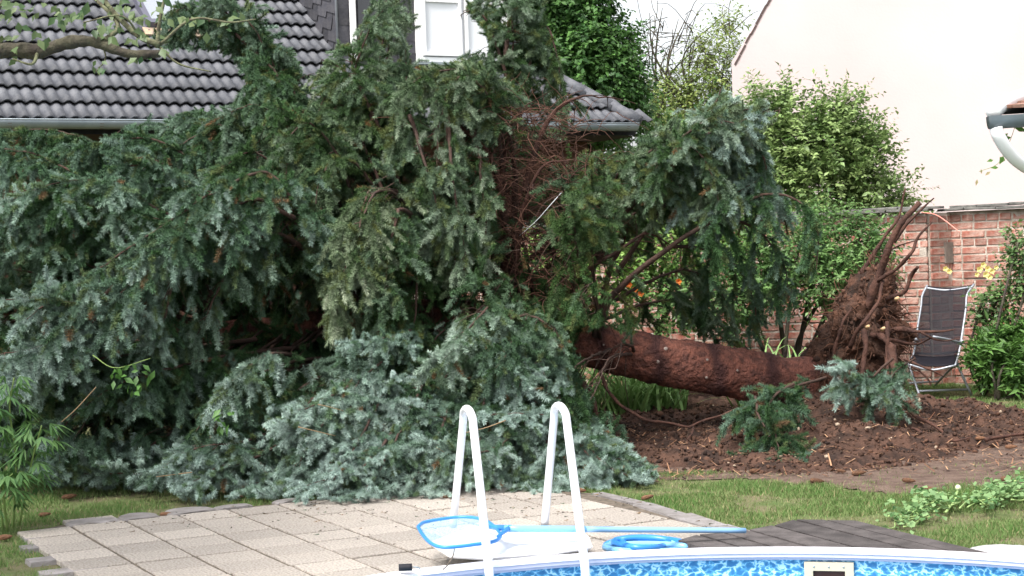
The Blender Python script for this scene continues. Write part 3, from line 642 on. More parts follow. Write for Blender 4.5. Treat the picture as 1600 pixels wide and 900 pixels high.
# -- arching boughs in the middle top
B([(800, 440, 13), (800, 250, 12.8), (750, 130, 12.6), (690, 105, 12.4), (630, 140, 12.2), (605, 220, 12.1)], fan=.36, hang=1.1, blue=.5, bare=.35)
B([(790, 300, 12.9), (770, 160, 12.5), (720, 115, 12.3), (690, 180, 12.2), (690, 260, 12.2)], fan=.3, hang=1.1, blue=.6, bare=.2)
B([(780, 230, 12.9), (760, 130, 12.7), (720, 105, 12.6), (660, 115, 12.5)], fan=.3, hang=1.1, blue=.55, bare=.05)
B([(740, 150, 12.6), (770, 150, 12.5), (775, 200, 12.5)], fan=.3, hang=1.1, blue=.55, bare=.05)
B([(700, 180, 12.3), (705, 240, 12.1), (715, 330, 12.0), (722, 400, 12.0), (715, 455, 12.0)], fan=.24, hang=1.1, blue=.6, bare=.05)
B([(740, 200, 12.5), (755, 270, 12.3), (760, 340, 12.2), (755, 390, 12.2)], fan=.2, hang=1.1, blue=.7, bare=.05)
B([(640, 180, 12.3), (660, 240, 12.1), (680, 300, 12.0), (690, 360, 12.0)], fan=.22, hang=1.1, blue=.5, bare=.05)
# -- right upright bough in front of the white window
B([(800, 440, 13.6), (805, 260, 13.8), (795, 120, 13.9), (790, 10, 13.9), (780, -50, 13.9)], fan=.4, hang=.7, blue=.55, bare=.35)
B([(800, 260, 13.8), (820, 120, 13.9), (845, 40, 13.9), (862, 70, 13.8), (872, 150, 13.8)], fan=.26, hang=1.1, blue=.5, bare=.3)
B([(795, 130, 13.8), (770, 50, 13.8), (745, 15, 13.8), (728, 20, 13.8)], fan=.28, hang=.8, blue=.6, bare=.1)
B([(790, 90, 13.7), (800, 10, 13.7), (840, -20, 13.7)], fan=.35, hang=1, blue=.6, bare=.0)
# -- right crown
B([(890, 530, 13.2), (935, 400, 13.1), (1000, 290, 12.9), (1080, 205, 12.7), (1150, 172, 12.5), (1200, 165, 12.4)], fan=.42, hang=.8, blue=.7, bare=.45)
B([(960, 430, 13.1), (1040, 310, 12.9), (1120, 225, 12.8), (1175, 225, 12.7), (1200, 290, 12.7)], fan=.42, hang=1.1, blue=.85, bare=.35)
B([(900, 450, 13.2), (950, 300, 13.1), (1010, 225, 13.0), (1050, 205, 13.0), (1085, 230, 12.9)], fan=.4, hang=1.1, blue=.5, bare=.3)
B([(860, 450, 13.2), (875, 320, 13.1), (905, 262, 13.0), (975, 240, 12.9)], fan=.34, hang=1.1, blue=.4, bare=.35)
B([(980, 330, 13.0), (1040, 250, 12.6), (1080, 230, 12.4), (1110, 260, 12.3), (1125, 320, 12.3)], fan=.32, hang=1.1, blue=.55, bare=.1)
B([(1080, 210, 12.8), (1120, 165, 12.8), (1136, 138, 12.8)], fan=.18, hang=.3, blue=.9, bare=.05)
B([(1060, 230, 12.8), (1120, 200, 12.5), (1160, 185, 12.4), (1195, 170, 12.3)], fan=.3, hang=.8, blue=.9, bare=.05)
B([(1000, 280, 12.9), (1060, 215, 12.5), (1100, 185, 12.4), (1140, 190, 12.3)], fan=.3, hang=1.0, blue=.8, bare=.05)
B([(1130, 220, 12.7), (1180, 230, 12.5), (1195, 270, 12.5), (1150, 310, 12.5)], fan=.32, hang=1.1, blue=.85, bare=.0)
B([(1000, 330, 13.3), (1060, 280, 13.4), (1120, 290, 13.4), (1140, 330, 13.4)], sib=0, let=.35, step=.13, fan=.4, hang=1.1, blue=.3, bare=.1)
B([(930, 400, 13.6), (990, 330, 13.8), (1060, 320, 13.9), (1080, 390, 13.9)], sib=0, let=.35, step=.13, fan=.4, hang=1.1, blue=.15, bare=.1)
B([(900, 400, 13.8), (930, 330, 14), (960, 300, 14.1), (1010, 340, 14.1)], sib=0, let=.35, step=.13, fan=.5, hang=1.1, blue=.1, bare=.1)
# thin bare-limbed bough reaching right
B([(930, 525, 13.1), (960, 455, 12.9), (1030, 395, 12.7), (1105, 350, 12.5), (1180, 315, 12.4), (1240, 318, 12.3), (1272, 370, 12.3), (1270, 430, 12.3)], fan=.42, hang=1.6, blue=.15, bare=.5, r0=.03, sib=0, let=.5, step=.12)
B([(1110, 350, 12.6), (1170, 350, 12.7), (1220, 400, 12.8), (1235, 470, 12.8)], sib=0, let=.35, step=.13, fan=.4, hang=1.6, blue=.2, bare=.2)
B([(1050, 385, 13.2), (1120, 390, 13.3), (1170, 430, 13.4), (1190, 500, 13.4)], sib=0, let=.35, step=.13, fan=.5, hang=1.5, blue=.2, bare=.2)
B([(960, 470, 13.6), (1050, 420, 13.8), (1120, 440, 14.0), (1150, 520, 14.0)], sib=0, let=.35, step=.13, fan=.5, hang=1.5, blue=.3, bare=.2)
B([(940, 500, 13.8), (1020, 470, 14.1), (1080, 480, 14.2), (1120, 540, 14.2)], sib=0, let=.35, step=.13, fan=.5, hang=1.4, blue=.3, bare=.1)
# -- dead brown limbs inside
for k, p in enumerate([[(870, 505, 13.1), (900, 440, 13), (960, 400, 12.9), (1010, 370, 12.9), (1060, 395, 13)], [(760, 480, 13.1), (830, 400, 12.9), (900, 330, 12.8), (950, 290, 12.9)], [(780, 480, 13.1), (790, 380, 12.9), (780, 280, 12.8), (800, 190, 12.9), (830, 160, 13)],
                       [(855, 505, 13.2), (880, 430, 13.2), (890, 330, 13.3), (880, 230, 13.3)], [(930, 525, 13.2), (950, 430, 13.3), (975, 370, 13.3), (990, 300, 13.4)], [(800, 450, 12.8), (820, 330, 12.6), (850, 260, 12.5), (895, 252, 12.5)],
                       [(790, 350, 12.7), (770, 250, 12.6), (700, 195, 12.6), (680, 220, 12.6)], [(700, 480, 13), (690, 400, 12.9), (640, 360, 12.9)], [(820, 300, 12.8), (850, 200, 12.9), (900, 160, 12.9), (960, 165, 12.9)], [(690, 480, 13.1), (660, 400, 13.2), (560, 330, 13.3), (500, 260, 13.3)], [(560, 500, 13.1), (480, 420, 13.1), (440, 320, 13.2)], [(880, 560, 12.9), (905, 590, 12.8), (925, 620, 12.7), (935, 665, 12.6)]]):
    bough(p, spr, fan=.42 if k != 11 else .05, hang=.35, r0=.032 if k != 11 else .03, bare=.15, step=.05, dead=True)
# fine dead twigs tangle
def dead_tangle():
    V, Fc, off = [], [], 0
    for _ in range(950):
        x = random.gauss(805, 60); y = random.uniform(165, 470); x += (y-300)*-.15; Y = random.uniform(12.4, 13.2); p = P(x, y, Y)
        d = unit(np.array([random.gauss(-.2, 1), random.gauss(0, .7), random.gauss(.2, .6)])); pp = [p]
        for q in range(6): d = unit(d+np.array([random.gauss(0, .22) for _ in range(3)])-np.array([0, 0, .08])); p = p+d*random.uniform(.04, .08); pp.append(p)
        a, b = tube_arrays(np.array(pp), np.linspace(.004, .0015, 7), 3, off, cap=False); V += a; Fc += b; off += len(a)
    o = npmesh('dead_twigs', np.array(V), np.array(Fc), mat('fine_dead_twig', (.125, .058, .038), .9, (.06, .03, .022), 3), spr); o['kind'] = 'stuff'
dead_tangle()
# -- left upper masses, layered
UL = [([(560, 480, 13.1), (470, 330, 13.6), (380, 220, 14.0), (330, 175, 14.2), (260, 190, 14.3)], .5, 1.0, .5), ([(480, 400, 13.4), (400, 250, 13.6), (340, 195, 13.6), (300, 210, 13.6), (240, 240, 13.5)], .45, 1.1, .6),
      ([(480, 460, 13.1), (350, 300, 13.4), (260, 230, 13.4), (190, 225, 13.4), (120, 235, 13.4)], .45, 1.0, .45), ([(400, 460, 13.1), (260, 290, 13.6), (150, 230, 13.8), (70, 212, 13.8), (0, 215, 13.8)], .5, 1.0, .7),
      ([(350, 480, 13), (200, 330, 13.2), (90, 260, 13.2), (0, 235, 13.2), (-60, 240, 13.2)], .5, 1.0, .7), ([(430, 420, 13), (300, 300, 12.6), (230, 250, 12.3), (180, 255, 12.2), (160, 300, 12.2)], .42, 1.1, .8),
      ([(420, 440, 12.9), (280, 340, 12.3), (180, 290, 12.0), (100, 280, 11.9), (20, 310, 11.8)], .42, 1.1, .75), ([(330, 480, 12.9), (200, 380, 12.3), (100, 330, 12.1), (30, 330, 12.0), (-40, 360, 12)], .45, 1.1, .8),
      ([(560, 470, 13), (470, 330, 12.8), (420, 250, 12.7), (380, 240, 12.6), (330, 280, 12.5)], .45, 1.1, .4), ([(600, 480, 13), (520, 300, 12.8), (470, 200, 12.8), (430, 180, 12.8), (400, 230, 12.8)], .42, 1.1, .3),
      ([(600, 470, 13), (540, 280, 12.6), (490, 200, 12.5), (450, 220, 12.4), (440, 300, 12.3)], .4, 1.1, .35), ([(300, 490, 12.9), (150, 420, 12.2), (50, 380, 12.0), (-40, 390, 11.9)], .45, 1.1, .75),
      ([(640, 470, 12.9), (600, 330, 12.5), (560, 250, 12.3), (510, 250, 12.2), (490, 320, 12.1), (485, 400, 12.1)], .36, 1.1, .3), ([(300, 500, 12.9), (140, 450, 12.4), (20, 430, 12.3), (-60, 450, 12.2)], .5, 1.1, .6),
      ([(640, 400, 12.7), (560, 210, 12.9), (520, 150, 13), (500, 190, 12.9)], .35, 1.1, .45), ([(480, 330, 13.2), (440, 200, 13.3), (400, 170, 13.3), (350, 185, 13.3)], .4, 1.1, .3)]
for p, fn, hg, bl in UL: B(p, fan=fn, hang=hg, blue=bl*.78, bare=.25)
# -- the long diagonal bough
B([(600, 470, 12.9), (480, 340, 12.0), (420, 275, 11.8), (340, 315, 11.5), (260, 370, 11.3), (190, 420, 11.2), (110, 465, 11.1), (30, 480, 11.0)], fan=.48, hang=1.15, blue=.85, bare=.2, step=.06)
B([(460, 340, 11.9), (400, 310, 11.6), (320, 355, 11.4), (250, 410, 11.2), (180, 470, 11.1), (120, 530, 11.0)], fan=.45, hang=1.15, blue=.65, bare=.1, step=.07)
B([(200, 420, 11.3), (120, 500, 11.0), (60, 540, 10.9), (0, 555, 10.8)], fan=.4, hang=1.1, blue=.9, bare=.05, step=.07)
B([(520, 420, 12.4), (440, 370, 11.9), (380, 400, 11.7), (330, 470, 11.6), (300, 530, 11.6)], fan=.4, hang=1.2, blue=.4, bare=.15)
B([(300, 380, 11.6), (270, 440, 11.3), (260, 500, 11.3), (240, 540, 11.3)], fan=.32, hang=1.2, blue=.6, bare=.05)
B([(140, 480, 11.1), (80, 470, 10.95), (40, 495, 10.9)], fan=.22, hang=.2, blue=1, bare=.0)
# -- centre hanging curtain
B([(690, 480, 12.9), (640, 330, 12.3), (590, 290, 11.9), (560, 340, 11.7), (535, 410, 11.6), (520, 480, 11.6)], fan=.4, hang=1.3, blue=.5, bare=.3, step=.07)
B([(650, 340, 12.2), (620, 330, 11.8), (610, 400, 11.7), (600, 470, 11.6), (590, 520, 11.6)], fan=.34, hang=1.3, blue=.35, bare=.05)
B([(620, 300, 12.2), (580, 300, 11.9), (560, 360, 11.7), (570, 430, 11.6)], fan=.34, hang=1.3, blue=.45, bare=.05)
B([(660, 370, 12.4), (650, 420, 12.1), (640, 500, 12.0), (630, 560, 12)], fan=.36, hang=1.2, blue=.2, bare=.05)
B([(500, 400, 12.8), (450, 340, 12.6), (430, 400, 12.6), (420, 470, 12.6)], fan=.45, hang=1.3, blue=.2, bare=.1)
# -- lower left masses
LL = [([(480, 540, 12.6), (330, 560, 11.8), (200, 590, 11.3), (120, 640, 11.1), (80, 700, 11.0)], .4, .9, .75), ([(400, 530, 12.5), (250, 550, 11.8), (100, 570, 11.3), (0, 580, 11.0), (-60, 590, 11)], .45, 1.0, .8),
      ([(330, 520, 12.4), (150, 540, 11.8), (30, 560, 11.4), (-60, 600, 11.2)], .45, 1.0, .7), ([(500, 560, 12.4), (420, 580, 11.6), (350, 620, 11.3), (310, 680, 11.2)], .4, 1.0, .5), ([(470, 560, 12.3), (430, 555, 11.5), (380, 575, 11.2), (345, 620, 11.1)], .3, 1.0, .75),
      ([(300, 560, 12.2), (180, 640, 11.5), (80, 680, 11.3), (0, 700, 11.2)], .45, .9, .6), ([(350, 600, 12.2), (250, 690, 11.6), (180, 720, 11.3), (90, 735, 11.2)], .35, .6, .8), ([(250, 560, 12.3), (120, 620, 11.7), (20, 640, 11.5), (-60, 660, 11.4)], .5, 1.0, .6),
      ([(550, 560, 12.4), (480, 600, 11.8), (440, 640, 11.6), (430, 700, 11.5)], .4, 1.0, .4), ([(400, 640, 12), (280, 730, 11.4), (200, 738, 11.2), (100, 742, 11.15)], .22, .5, .9)]
for p, fn, hg, bl in LL: B(p, fan=fn, hang=hg, blue=bl, bare=.15, step=.075)
# -- ground-level boughs at the front
FR = [([(520, 600, 12.3), (440, 660, 11.4), (370, 690, 11.0), (300, 700, 10.85), (245, 738, 10.75)], .34, .4, .95), ([(500, 640, 12), (420, 700, 11.1), (340, 730, 10.8), (285, 765, 10.55)], .3, .4, .95), ([(560, 560, 12.2), (540, 610, 11.2), (500, 630, 10.9), (455, 655, 10.8)], .34, .5, 1.0),
      ([(620, 580, 12.2), (560, 620, 11.2), (520, 680, 10.9), (465, 670, 10.7)], .36, .5, 1.0), ([(650, 560, 12.3), (600, 620, 11.2), (560, 700, 10.7), (520, 760, 10.4)], .4, .7, .95), ([(640, 540, 12.2), (600, 560, 11.5), (560, 590, 11.2), (540, 640, 11.1)], .34, .8, .75),
      ([(700, 540, 12.5), (650, 600, 11.4), (600, 700, 10.7), (570, 765, 10.35)], .42, .8, .85), ([(720, 560, 12.3), (690, 640, 11.2), (660, 710, 10.7), (640, 770, 10.4)], .4, .8, .9), ([(660, 500, 12.6), (640, 520, 11.8), (600, 530, 11.4), (555, 535, 11.3)], .3, .9, .7),
      ([(760, 540, 12.5), (740, 500, 11.9), (765, 480, 11.6), (700, 560, 11.2), (682, 570, 11.2)], .3, .9, .95), ([(780, 540, 12.6), (790, 500, 11.8), (830, 490, 11.6), (870, 520, 11.5), (885, 590, 11.5)], .3, 1.1, .55), ([(820, 540, 12.6), (800, 530, 11.6), (780, 570, 11.3), (830, 610, 11.1)], .34, .9, .95),
      ([(840, 540, 12.6), (840, 550, 11.6), (860, 610, 11.3), (870, 680, 11.2)], .36, 1.0, .8), ([(780, 560, 12.5), (750, 620, 11.4), (740, 680, 10.9), (760, 740, 10.6)], .4, .9, .9), ([(820, 560, 12.5), (800, 640, 11.3), (790, 700, 10.8), (720, 710, 10.6), (690, 700, 10.6)], .38, .7, .95),
      ([(850, 580, 12.4), (850, 680, 11.2), (850, 730, 10.8), (820, 765, 10.5)], .4, .8, .85), ([(880, 590, 12.3), (900, 680, 11.3), (920, 720, 10.9), (900, 765, 10.6)], .36, .7, .85), ([(880, 600, 12.2), (930, 690, 11.2), (980, 720, 10.9), (1025, 735, 10.8)], .3, .5, .95),
      ([(870, 600, 12.3), (930, 720, 10.9), (980, 745, 10.7), (1010, 755, 10.65)], .28, .4, .95), ([(700, 600, 12.2), (720, 700, 10.9), (700, 750, 10.5), (670, 765, 10.45)], .34, .6, .95), ([(760, 600, 12), (730, 650, 11.1), (800, 650, 10.9), (860, 650, 10.9)], .32, .7, .95),
      ([(640, 640, 11.6), (600, 690, 10.8), (560, 730, 10.5), (480, 760, 10.35)], .3, .5, 1.0), ([(600, 620, 11.8), (530, 640, 11.0), (480, 690, 10.7), (450, 760, 10.55)], .32, .6, .9), ([(660, 640, 12), (640, 650, 11.3), (620, 700, 11.0), (650, 740, 10.9)], .4, .8, .2), ([(430, 660, 12), (400, 720, 11.2), (420, 750, 10.9), (380, 765, 10.8)], .3, .6, .7)]
for p, fn, hg, bl in FR: B(p, fan=fn, hang=hg, blue=bl, bare=.12, step=.07, shoot=.09)
# -- inner filler boughs round the trunk: they make the dark depth
for k in range(84):
    t = random.uniform(.33, .97); i = int(t*(NT-1)); a = tp[i]; ang = random.uniform(0, 2*math.pi); ln = random.uniform(1.2, 2.3)*(1.15-.4*t)
    ax = unit(tp[i]-tp[max(i-2, 0)]); e1 = unit(np.cross(ax, (0, 0, 1))); e2 = np.cross(e1, ax)
    d = unit(e1*math.cos(ang)+e2*math.sin(ang)*(.9 if math.sin(ang) > 0 else .3)+ax*.35)
    pts = np.array([a, a+d*ln*.35, a+d*ln*.7-np.array([0, 0, .05]), a+d*ln-np.array([0, 0, .25])]); pts[:, 2] = np.maximum(pts[:, 2], .1)
    B(pts, fan=.5, hang=1.2, blue=random.uniform(0, .35), bare=.12, K=12, step=.08, let=.9)

# ---------------------------------------------------------------- root ball
RB0, RB1 = P(1318, 640, 13.6), P(1372, 425, 13.9)
bm = bmesh.new(); bmesh.ops.create_icosphere(bm, subdivisions=6, radius=1)
ax = RB1-RB0; L_ = np.linalg.norm(ax); zc = unit(ax); xc = unit(np.cross((0, 1, 0), zc)); yc = np.cross(zc, xc)
for v in bm.verts:
    c = np.array(v.co); h = c[2]; 
    wx = np.interp(h, [-1, -.5, .0, .5, 1], [.50, .42, .33, .24, .13]); wy = np.interp(h, [-1, 0, 1], [.62, .55, .32])
    s_ = math.sqrt(max(1-h*h, 0)); ln_ = math.hypot(c[0], c[1])+1e-6; k = max(s_, .0)**.55/ln_
    p = (RB0+RB1)/2+zc*h*L_*.54+xc*c[0]*k*wx+yc*c[1]*k*wy
    n = 1+.0; dsp = .15*noise3(p, 3.1)-.13*abs(noise3(p, 6))+.05*noise3(p, 15)+.02*noise3(p, 40)
    p = p+unit(p-(RB0+RB1)/2)*dsp; v.co = Vector(p)
rb = obj('root_ball', bm, m_rootsoil, spr, True)
# flare from root ball into trunk
tubes('root_flare', [(smoothpath([P(1195, 592, 13.5), P(1240, 594, 13.55), P(1290, 590, 13.65), P(1340, 560, 13.7)], 14), np.array([.175, .178, .18, .183, .188, .195, .20, .205, .21, .21, .21, .20, .19, .18]))], m_trunk, spr, sides=28)
ROOTS = [([(1352, 480, 13.3), (1378, 420, 13.25), (1402, 360, 13.2), (1438, 318, 13.2)], .046, .026), ([(1400, 375, 13.3), (1425, 345, 13.3), (1460, 312, 13.3)], .022, .008), ([(1335, 450, 13.7), (1362, 400, 13.7), (1398, 345, 13.7), (1416, 296, 13.7)], .03, .009),
         ([(1372, 440, 13.2), (1418, 405, 13.0), (1432, 372, 13.0), (1458, 348, 13.0)], .02, .008), ([(1385, 470, 13.4), (1415, 450, 13.3), (1425, 425, 13.3), (1435, 415, 13.2)], .03, .018),
         ([(1370, 520, 13.3), (1410, 515, 13.1), (1450, 520, 13.0), (1490, 518, 12.9)], .034, .008), ([(1385, 530, 13.2), (1430, 535, 13.1), (1460, 530, 13.0)], .02, .006), ([(1395, 538, 13.0), (1397, 580, 12.9), (1393, 630, 12.8), (1390, 690, 12.6)], .042, .055),
         ([(1360, 525, 13.2), (1380, 530, 13.1), (1400, 545, 13.0)], .03, .035), ([(1330, 540, 13.1), (1350, 505, 13.0), (1375, 470, 13.1), (1380, 440, 13.2)], .022, .016), ([(1352, 515, 13.0), (1350, 560, 12.9), (1340, 620, 12.8)], .03, .02), ([(1385, 505, 13.1), (1390, 550, 13.0), (1385, 600, 12.9)], .026, .018),
         ([(1405, 630, 12.8), (1440, 655, 12.6), (1475, 680, 12.4)], .02, .012), ([(1410, 560, 13.0), (1445, 575, 12.9), (1480, 590, 12.9)], .014, .006), ([(1420, 570, 12.9), (1450, 590, 12.9), (1458, 600, 12.9)], .012, .006), ([(1440, 520, 13.0), (1470, 535, 13.0), (1500, 530, 13)], .014, .004),
         ([(1375, 400, 13.4), (1400, 385, 13.3), (1420, 378, 13.3), (1440, 372, 13.3)], .012, .005), ([(1300, 560, 13.0), (1310, 520, 12.95), (1330, 480, 13.0)], .02, .01), ([(1425, 672, 12.3), (1450, 690, 12.1), (1462, 722, 11.8)], .012, .008), ([(1480, 690, 12.0), (1520, 684, 12.0)], .012, .007), ([(1540, 690, 12.0), (1600, 676, 12.1)], .02, .012),
         ([(888, 560, 13.0), (905, 590, 12.9), (930, 630, 12.8), (938, 668, 12.7)], .035, .024), ([(935, 580, 13.1), (960, 625, 12.8), (1010, 655, 12.6), (1075, 665, 12.5)], .02, .012), ([(1075, 665, 12.5), (1110, 655, 12.6), (1150, 640, 12.7)], .014, .009), ([(1082, 665, 12.5), (1075, 695, 12.2), (1062, 735, 11.8)], .01, .006)]
for p, a_, b_2 in ROOTS:
    pp = smoothpath([P(*q) for q in p], 22); pp[:, 2] = np.maximum(pp[:, 2], .02)
    pp += np.array([[.03*noise3(q, 5), .03*noise3(q+5, 5), .03*noise3(q+9, 5)] for q in pp]); nn = len(pp)
    rad = .8*np.linspace(a_, b_2, nn)*(1+.45*np.array([noise3(q, 14) for q in pp]))
    tubes('root', [(pp, rad)], m_root, spr, sides=8)
for px, py, Y, s in ((1400, 488-20, 13.2, .018), (1354, 512, 12.95, .016), (1378, 515, 12.95, .016), (1385, 690, 12.5, .022), (1400, 685, 12.5, .02)):
    q = P(px, py, Y); tubes('broken_root_end', [(np.array([q, q+np.array([.01, -.04, .015])]), s, s*.7)], m_wood, spr, sides=8)
for p in ([(537, 642, 10.75), (515, 636, 10.7), (497, 632, 10.66)], [(524, 681, 10.65), (495, 674, 10.6), (466, 667, 10.55)], [(728, 676, 10.6), (760, 668, 10.62), (790, 657, 10.66)], [(682, 699, 10.5), (703, 712, 10.52)], [(244, 745, 10.6), (300, 738, 10.62)], [(95, 660, 10.8), (118, 640, 10.8), (150, 605, 10.85)]):
    tubes('bare_twig', [(smoothpath([P(*q) for q in p], 8), .002, .0038)], mat('yellowish_twig', (.27, .19, .11), .8) if 'yellowish_twig' not in bpy.data.materials else bpy.data.materials['yellowish_twig'], spr, sides=5)
cb = tubes('cord', [(smoothpath([P(878, 300, 12.5), P(862, 318, 12.45), P(838, 345, 12.45), P(812, 368, 12.5)], 14), .003, .0025)], mat('pale_cord', (.55, .58, .60), .5), None); tag(cb, 'pale thin cable dangling among the dead twigs at the middle of the spruce', 'cord')
def fibres():
    V, Fc, off = [], [], 0
    vsb = [np.array(v.co) for v in rb.data.vertices]; ctr = (RB0+RB1)/2
    for _ in range(1300):
        p = vsb[random.randrange(len(vsb))].copy(); n = unit(p-ctr)
        if n[1] > .5: continue
        d = unit(n*.6+np.array([random.gauss(.2, .5), random.gauss(0, .4), random.gauss(-.1, .7)])); pp = [p-n*.02]; q = p; ln = random.uniform(.012, .045)
        for k in range(6): d = unit(d+np.array([random.gauss(0, .3) for _ in range(3)])+np.array([0, 0, -.16])); q = q+d*ln; pp.append(q)
        r_ = random.choice((.002, .003, .004, .006)); a, b = tube_arrays(np.array(pp), np.linspace(r_, r_*.4, 7), 3, off, cap=False); V += a; Fc += b; off += len(a)
    o = npmesh('fine_roots', np.array(V), np.array(Fc), mat('fine_root', (.15, .07, .042), .9, (.05, .027, .02), 5), spr); o['kind'] = 'stuff'
fibres()
def ball_lumps():
    ico = bmesh.new(); bmesh.ops.create_icosphere(ico, subdivisions=1, radius=1); bv = np.array([v.co for v in ico.verts]); bf = np.array([[v.index for v in f.verts] for f in ico.faces]); ico.free()
    vsb = [np.array(v.co) for v in rb.data.vertices]; V, Fc, C = [], [], []; off = 0
    for _ in range(1500):
        p = random.choice(vsb); s_ = random.uniform(.005, .018)*random.choice((1, 1, 1.6)); k = rng.uniform(.6, 1.3, (len(bv), 1))
        V.append(bv*k*s_*rng.uniform(.6, 1.4, 3)+p); Fc.append(bf+off); off += len(bv); t_ = random.random(); C.append(np.repeat((np.array([.03, .018, .014])*(1-t_)+np.array([.13, .062, .04])*t_)[None], len(bv), 0))
    npmesh('soil_lumps', np.concatenate(V), np.concatenate(Fc), mat('lump', (.1, .05, .03), .95, attr='tint', bump=.6, bscale=60), spr, np.concatenate(C))['kind'] = 'stuff'
ball_lumps()

# ---------------------------------------------------------------- soil mound and bare earth
earth_px = [(925, 640), (900, 700), (960, 745), (1000, 752), (1150, 748), (1230, 760), (1330, 765), (1450, 775), (1540, 765), (1640, 760), (1760, 735), (1760, 655), (1600, 640), (1500, 630), (1400, 620), (1200, 610), (1000, 610)]
exy = [G(*p)[:2] for p in earth_px]
mound_px = [(915, 655), (930, 700), (990, 728), (1130, 738), (1240, 742), (1340, 738), (1460, 720), (1540, 700), (1610, 690), (1610, 650), (1560, 640), (1500, 633), (1420, 622), (1300, 600), (1180, 595), (1050, 600), (960, 620)]
mxy = [G(*p)[:2] for p in mound_px]
def bumps(x, y): return [(.30, 2.55, 13.2, .45), (.07, 3.1, 12.9, .4), (.0, 3.9, 13.0, .6), (.05, 4.7, 14.0, .6), (.07, 1.8, 12.6, .8), (.12, 2.45, 12.2, .45)]
def mound_h(x, y):
    d = dist_poly(x, y, mxy)
    if d < -.10: return -1
    h = min(1, (d+.10)/.35)*(.05)
    for a_, cx, cy, w in bumps(x, y): h += a_*math.exp(-((x-cx)**2+(y-cy)**2)/(w*w))*min(1, max(0, d+.1)/.4)
    h += (.05*noise3((x, y, 0), 3)+.06*noise3((x, y, 3), 8)+.04*noise3((x, y, 7), 19))*min(1, max(0, (d+.1)/.15))
    h -= .22*math.exp(-((x-4.05)**2/.16+(y-13.6)**2/.10))*1.2 if False else 0
    return h
def grid_sheet(name, poly, hf, res, m, kind='structure'):
    xs = [p[0] for p in poly]; ys = [p[1] for p in poly]; x0, x1, y0, y1 = min(xs)-.2, max(xs)+.2, min(ys)-.2, max(ys)+.2
    nx, ny = int((x1-x0)/res), int((y1-y0)/res); idx = {}; bm = bmesh.new()
    for i in range(nx+1):
        for j in range(ny+1):
            x, y = x0+i*res, y0+j*res; h = hf(x, y)
            if h > -.5: idx[i, j] = bm.verts.new((x, y, h))
    for i in range(nx):
        for j in range(ny):
            k = [(i, j), (i+1, j), (i+1, j+1), (i, j+1)]
            if all(q in idx for q in k): bm.faces.new([idx[q] for q in k])
    return tag(obj(name, bm, m, None, True), kind=kind)
def earth_h(x, y):
    d = dist_poly(x, y, exy)+.15*noise3((x, y, 1), 2.5)+.06*noise3((x, y, 4), 9)
    return .006+.006*noise3((x, y, 2), 8)+min(.004, d*.02) if d > -.03 else -1
grid_sheet('bare_earth', exy, earth_h, .06, m_earth)
grid_sheet('soil_mound', mxy, mound_h, .035, m_soil)
def clods():
    ico = bmesh.new(); bmesh.ops.create_icosphere(ico, subdivisions=1, radius=1); bv = np.array([v.co for v in ico.verts]); bf = np.array([[v.index for v in f.verts] for f in ico.faces]); ico.free()
    V, Fc, C = [], [], []; off = 0; n = 0
    while n < 11000:
        x, y = random.uniform(-.2, 5.6), random.uniform(10.8, 15.6); h = mound_h(x, y)
        if h < -.5:
            if not (pip(x, y, exy) and random.random() < .25): continue
            h = 0
        s_ = random.uniform(.003, .012)*random.choice((1, 1, 1.8, 1 if random.random() < .92 else 2.8)); k = rng.uniform(.6, 1.3, (len(bv), 1))
        if h == 0: s_ *= .5
        V.append(bv*k*s_*rng.uniform(.7, 1.3, 3)+np.array([x, y, h+s_*.3])); Fc.append(bf+off); off += len(bv); n += 1
        tone = random.random(); c = np.array([.024, .014, .011])*(1-tone)+np.array([.11, .056, .036])*tone
        if random.random() < .012: c = np.array([.35, .27, .2])
        C.append(np.repeat(c[None], len(bv), 0))
    o = npmesh('soil_clods', np.concatenate(V), np.concatenate(Fc), mat('clod', (.1, .05, .03), .95, attr='tint', bump=.6, bscale=60), None, np.concatenate(C)); tag(o, 'crumbled dark soil clods and wood litter around the root ball', 'soil', kind='stuff')
clods()
def litter():
    V, Fc, off = [], [], 0; C = []
    for _ in range(4200):
        x, y = random.uniform(.2, 5.4), random.uniform(10.8, 14.2); h = mound_h(x, y)
        if h < -.5:
            if not pip(x, y, exy): continue
            h = .01
        a = random.uniform(0, 6.28); l = random.uniform(.02, .11); d = np.array([math.cos(a), math.sin(a), random.gauss(0, .25)])*l; p = np.array([x, y, h+.012])
        w = np.array([-math.sin(a), math.cos(a), 0])*random.uniform(.002, .007)
        V += [p-w, p+w, p+d+w*.6, p+d-w*.6]; Fc.append((off, off+1, off+2, off+3)); off += 4
        t = random.random(); c = np.array([.14, .06, .035])*(1-t)+np.array([.40, .24, .14])*t if random.random() < .75 else np.array([.05, .03, .02]); C += [c]*4
    o = npmesh('twig_litter', np.array(V), np.array(Fc), mat('litter', (.2, .1, .05), .9, attr='tint'), None, np.array(C)); tag(o, 'scattered broken twigs and needles on the torn soil', 'litter', kind='stuff')
litter()
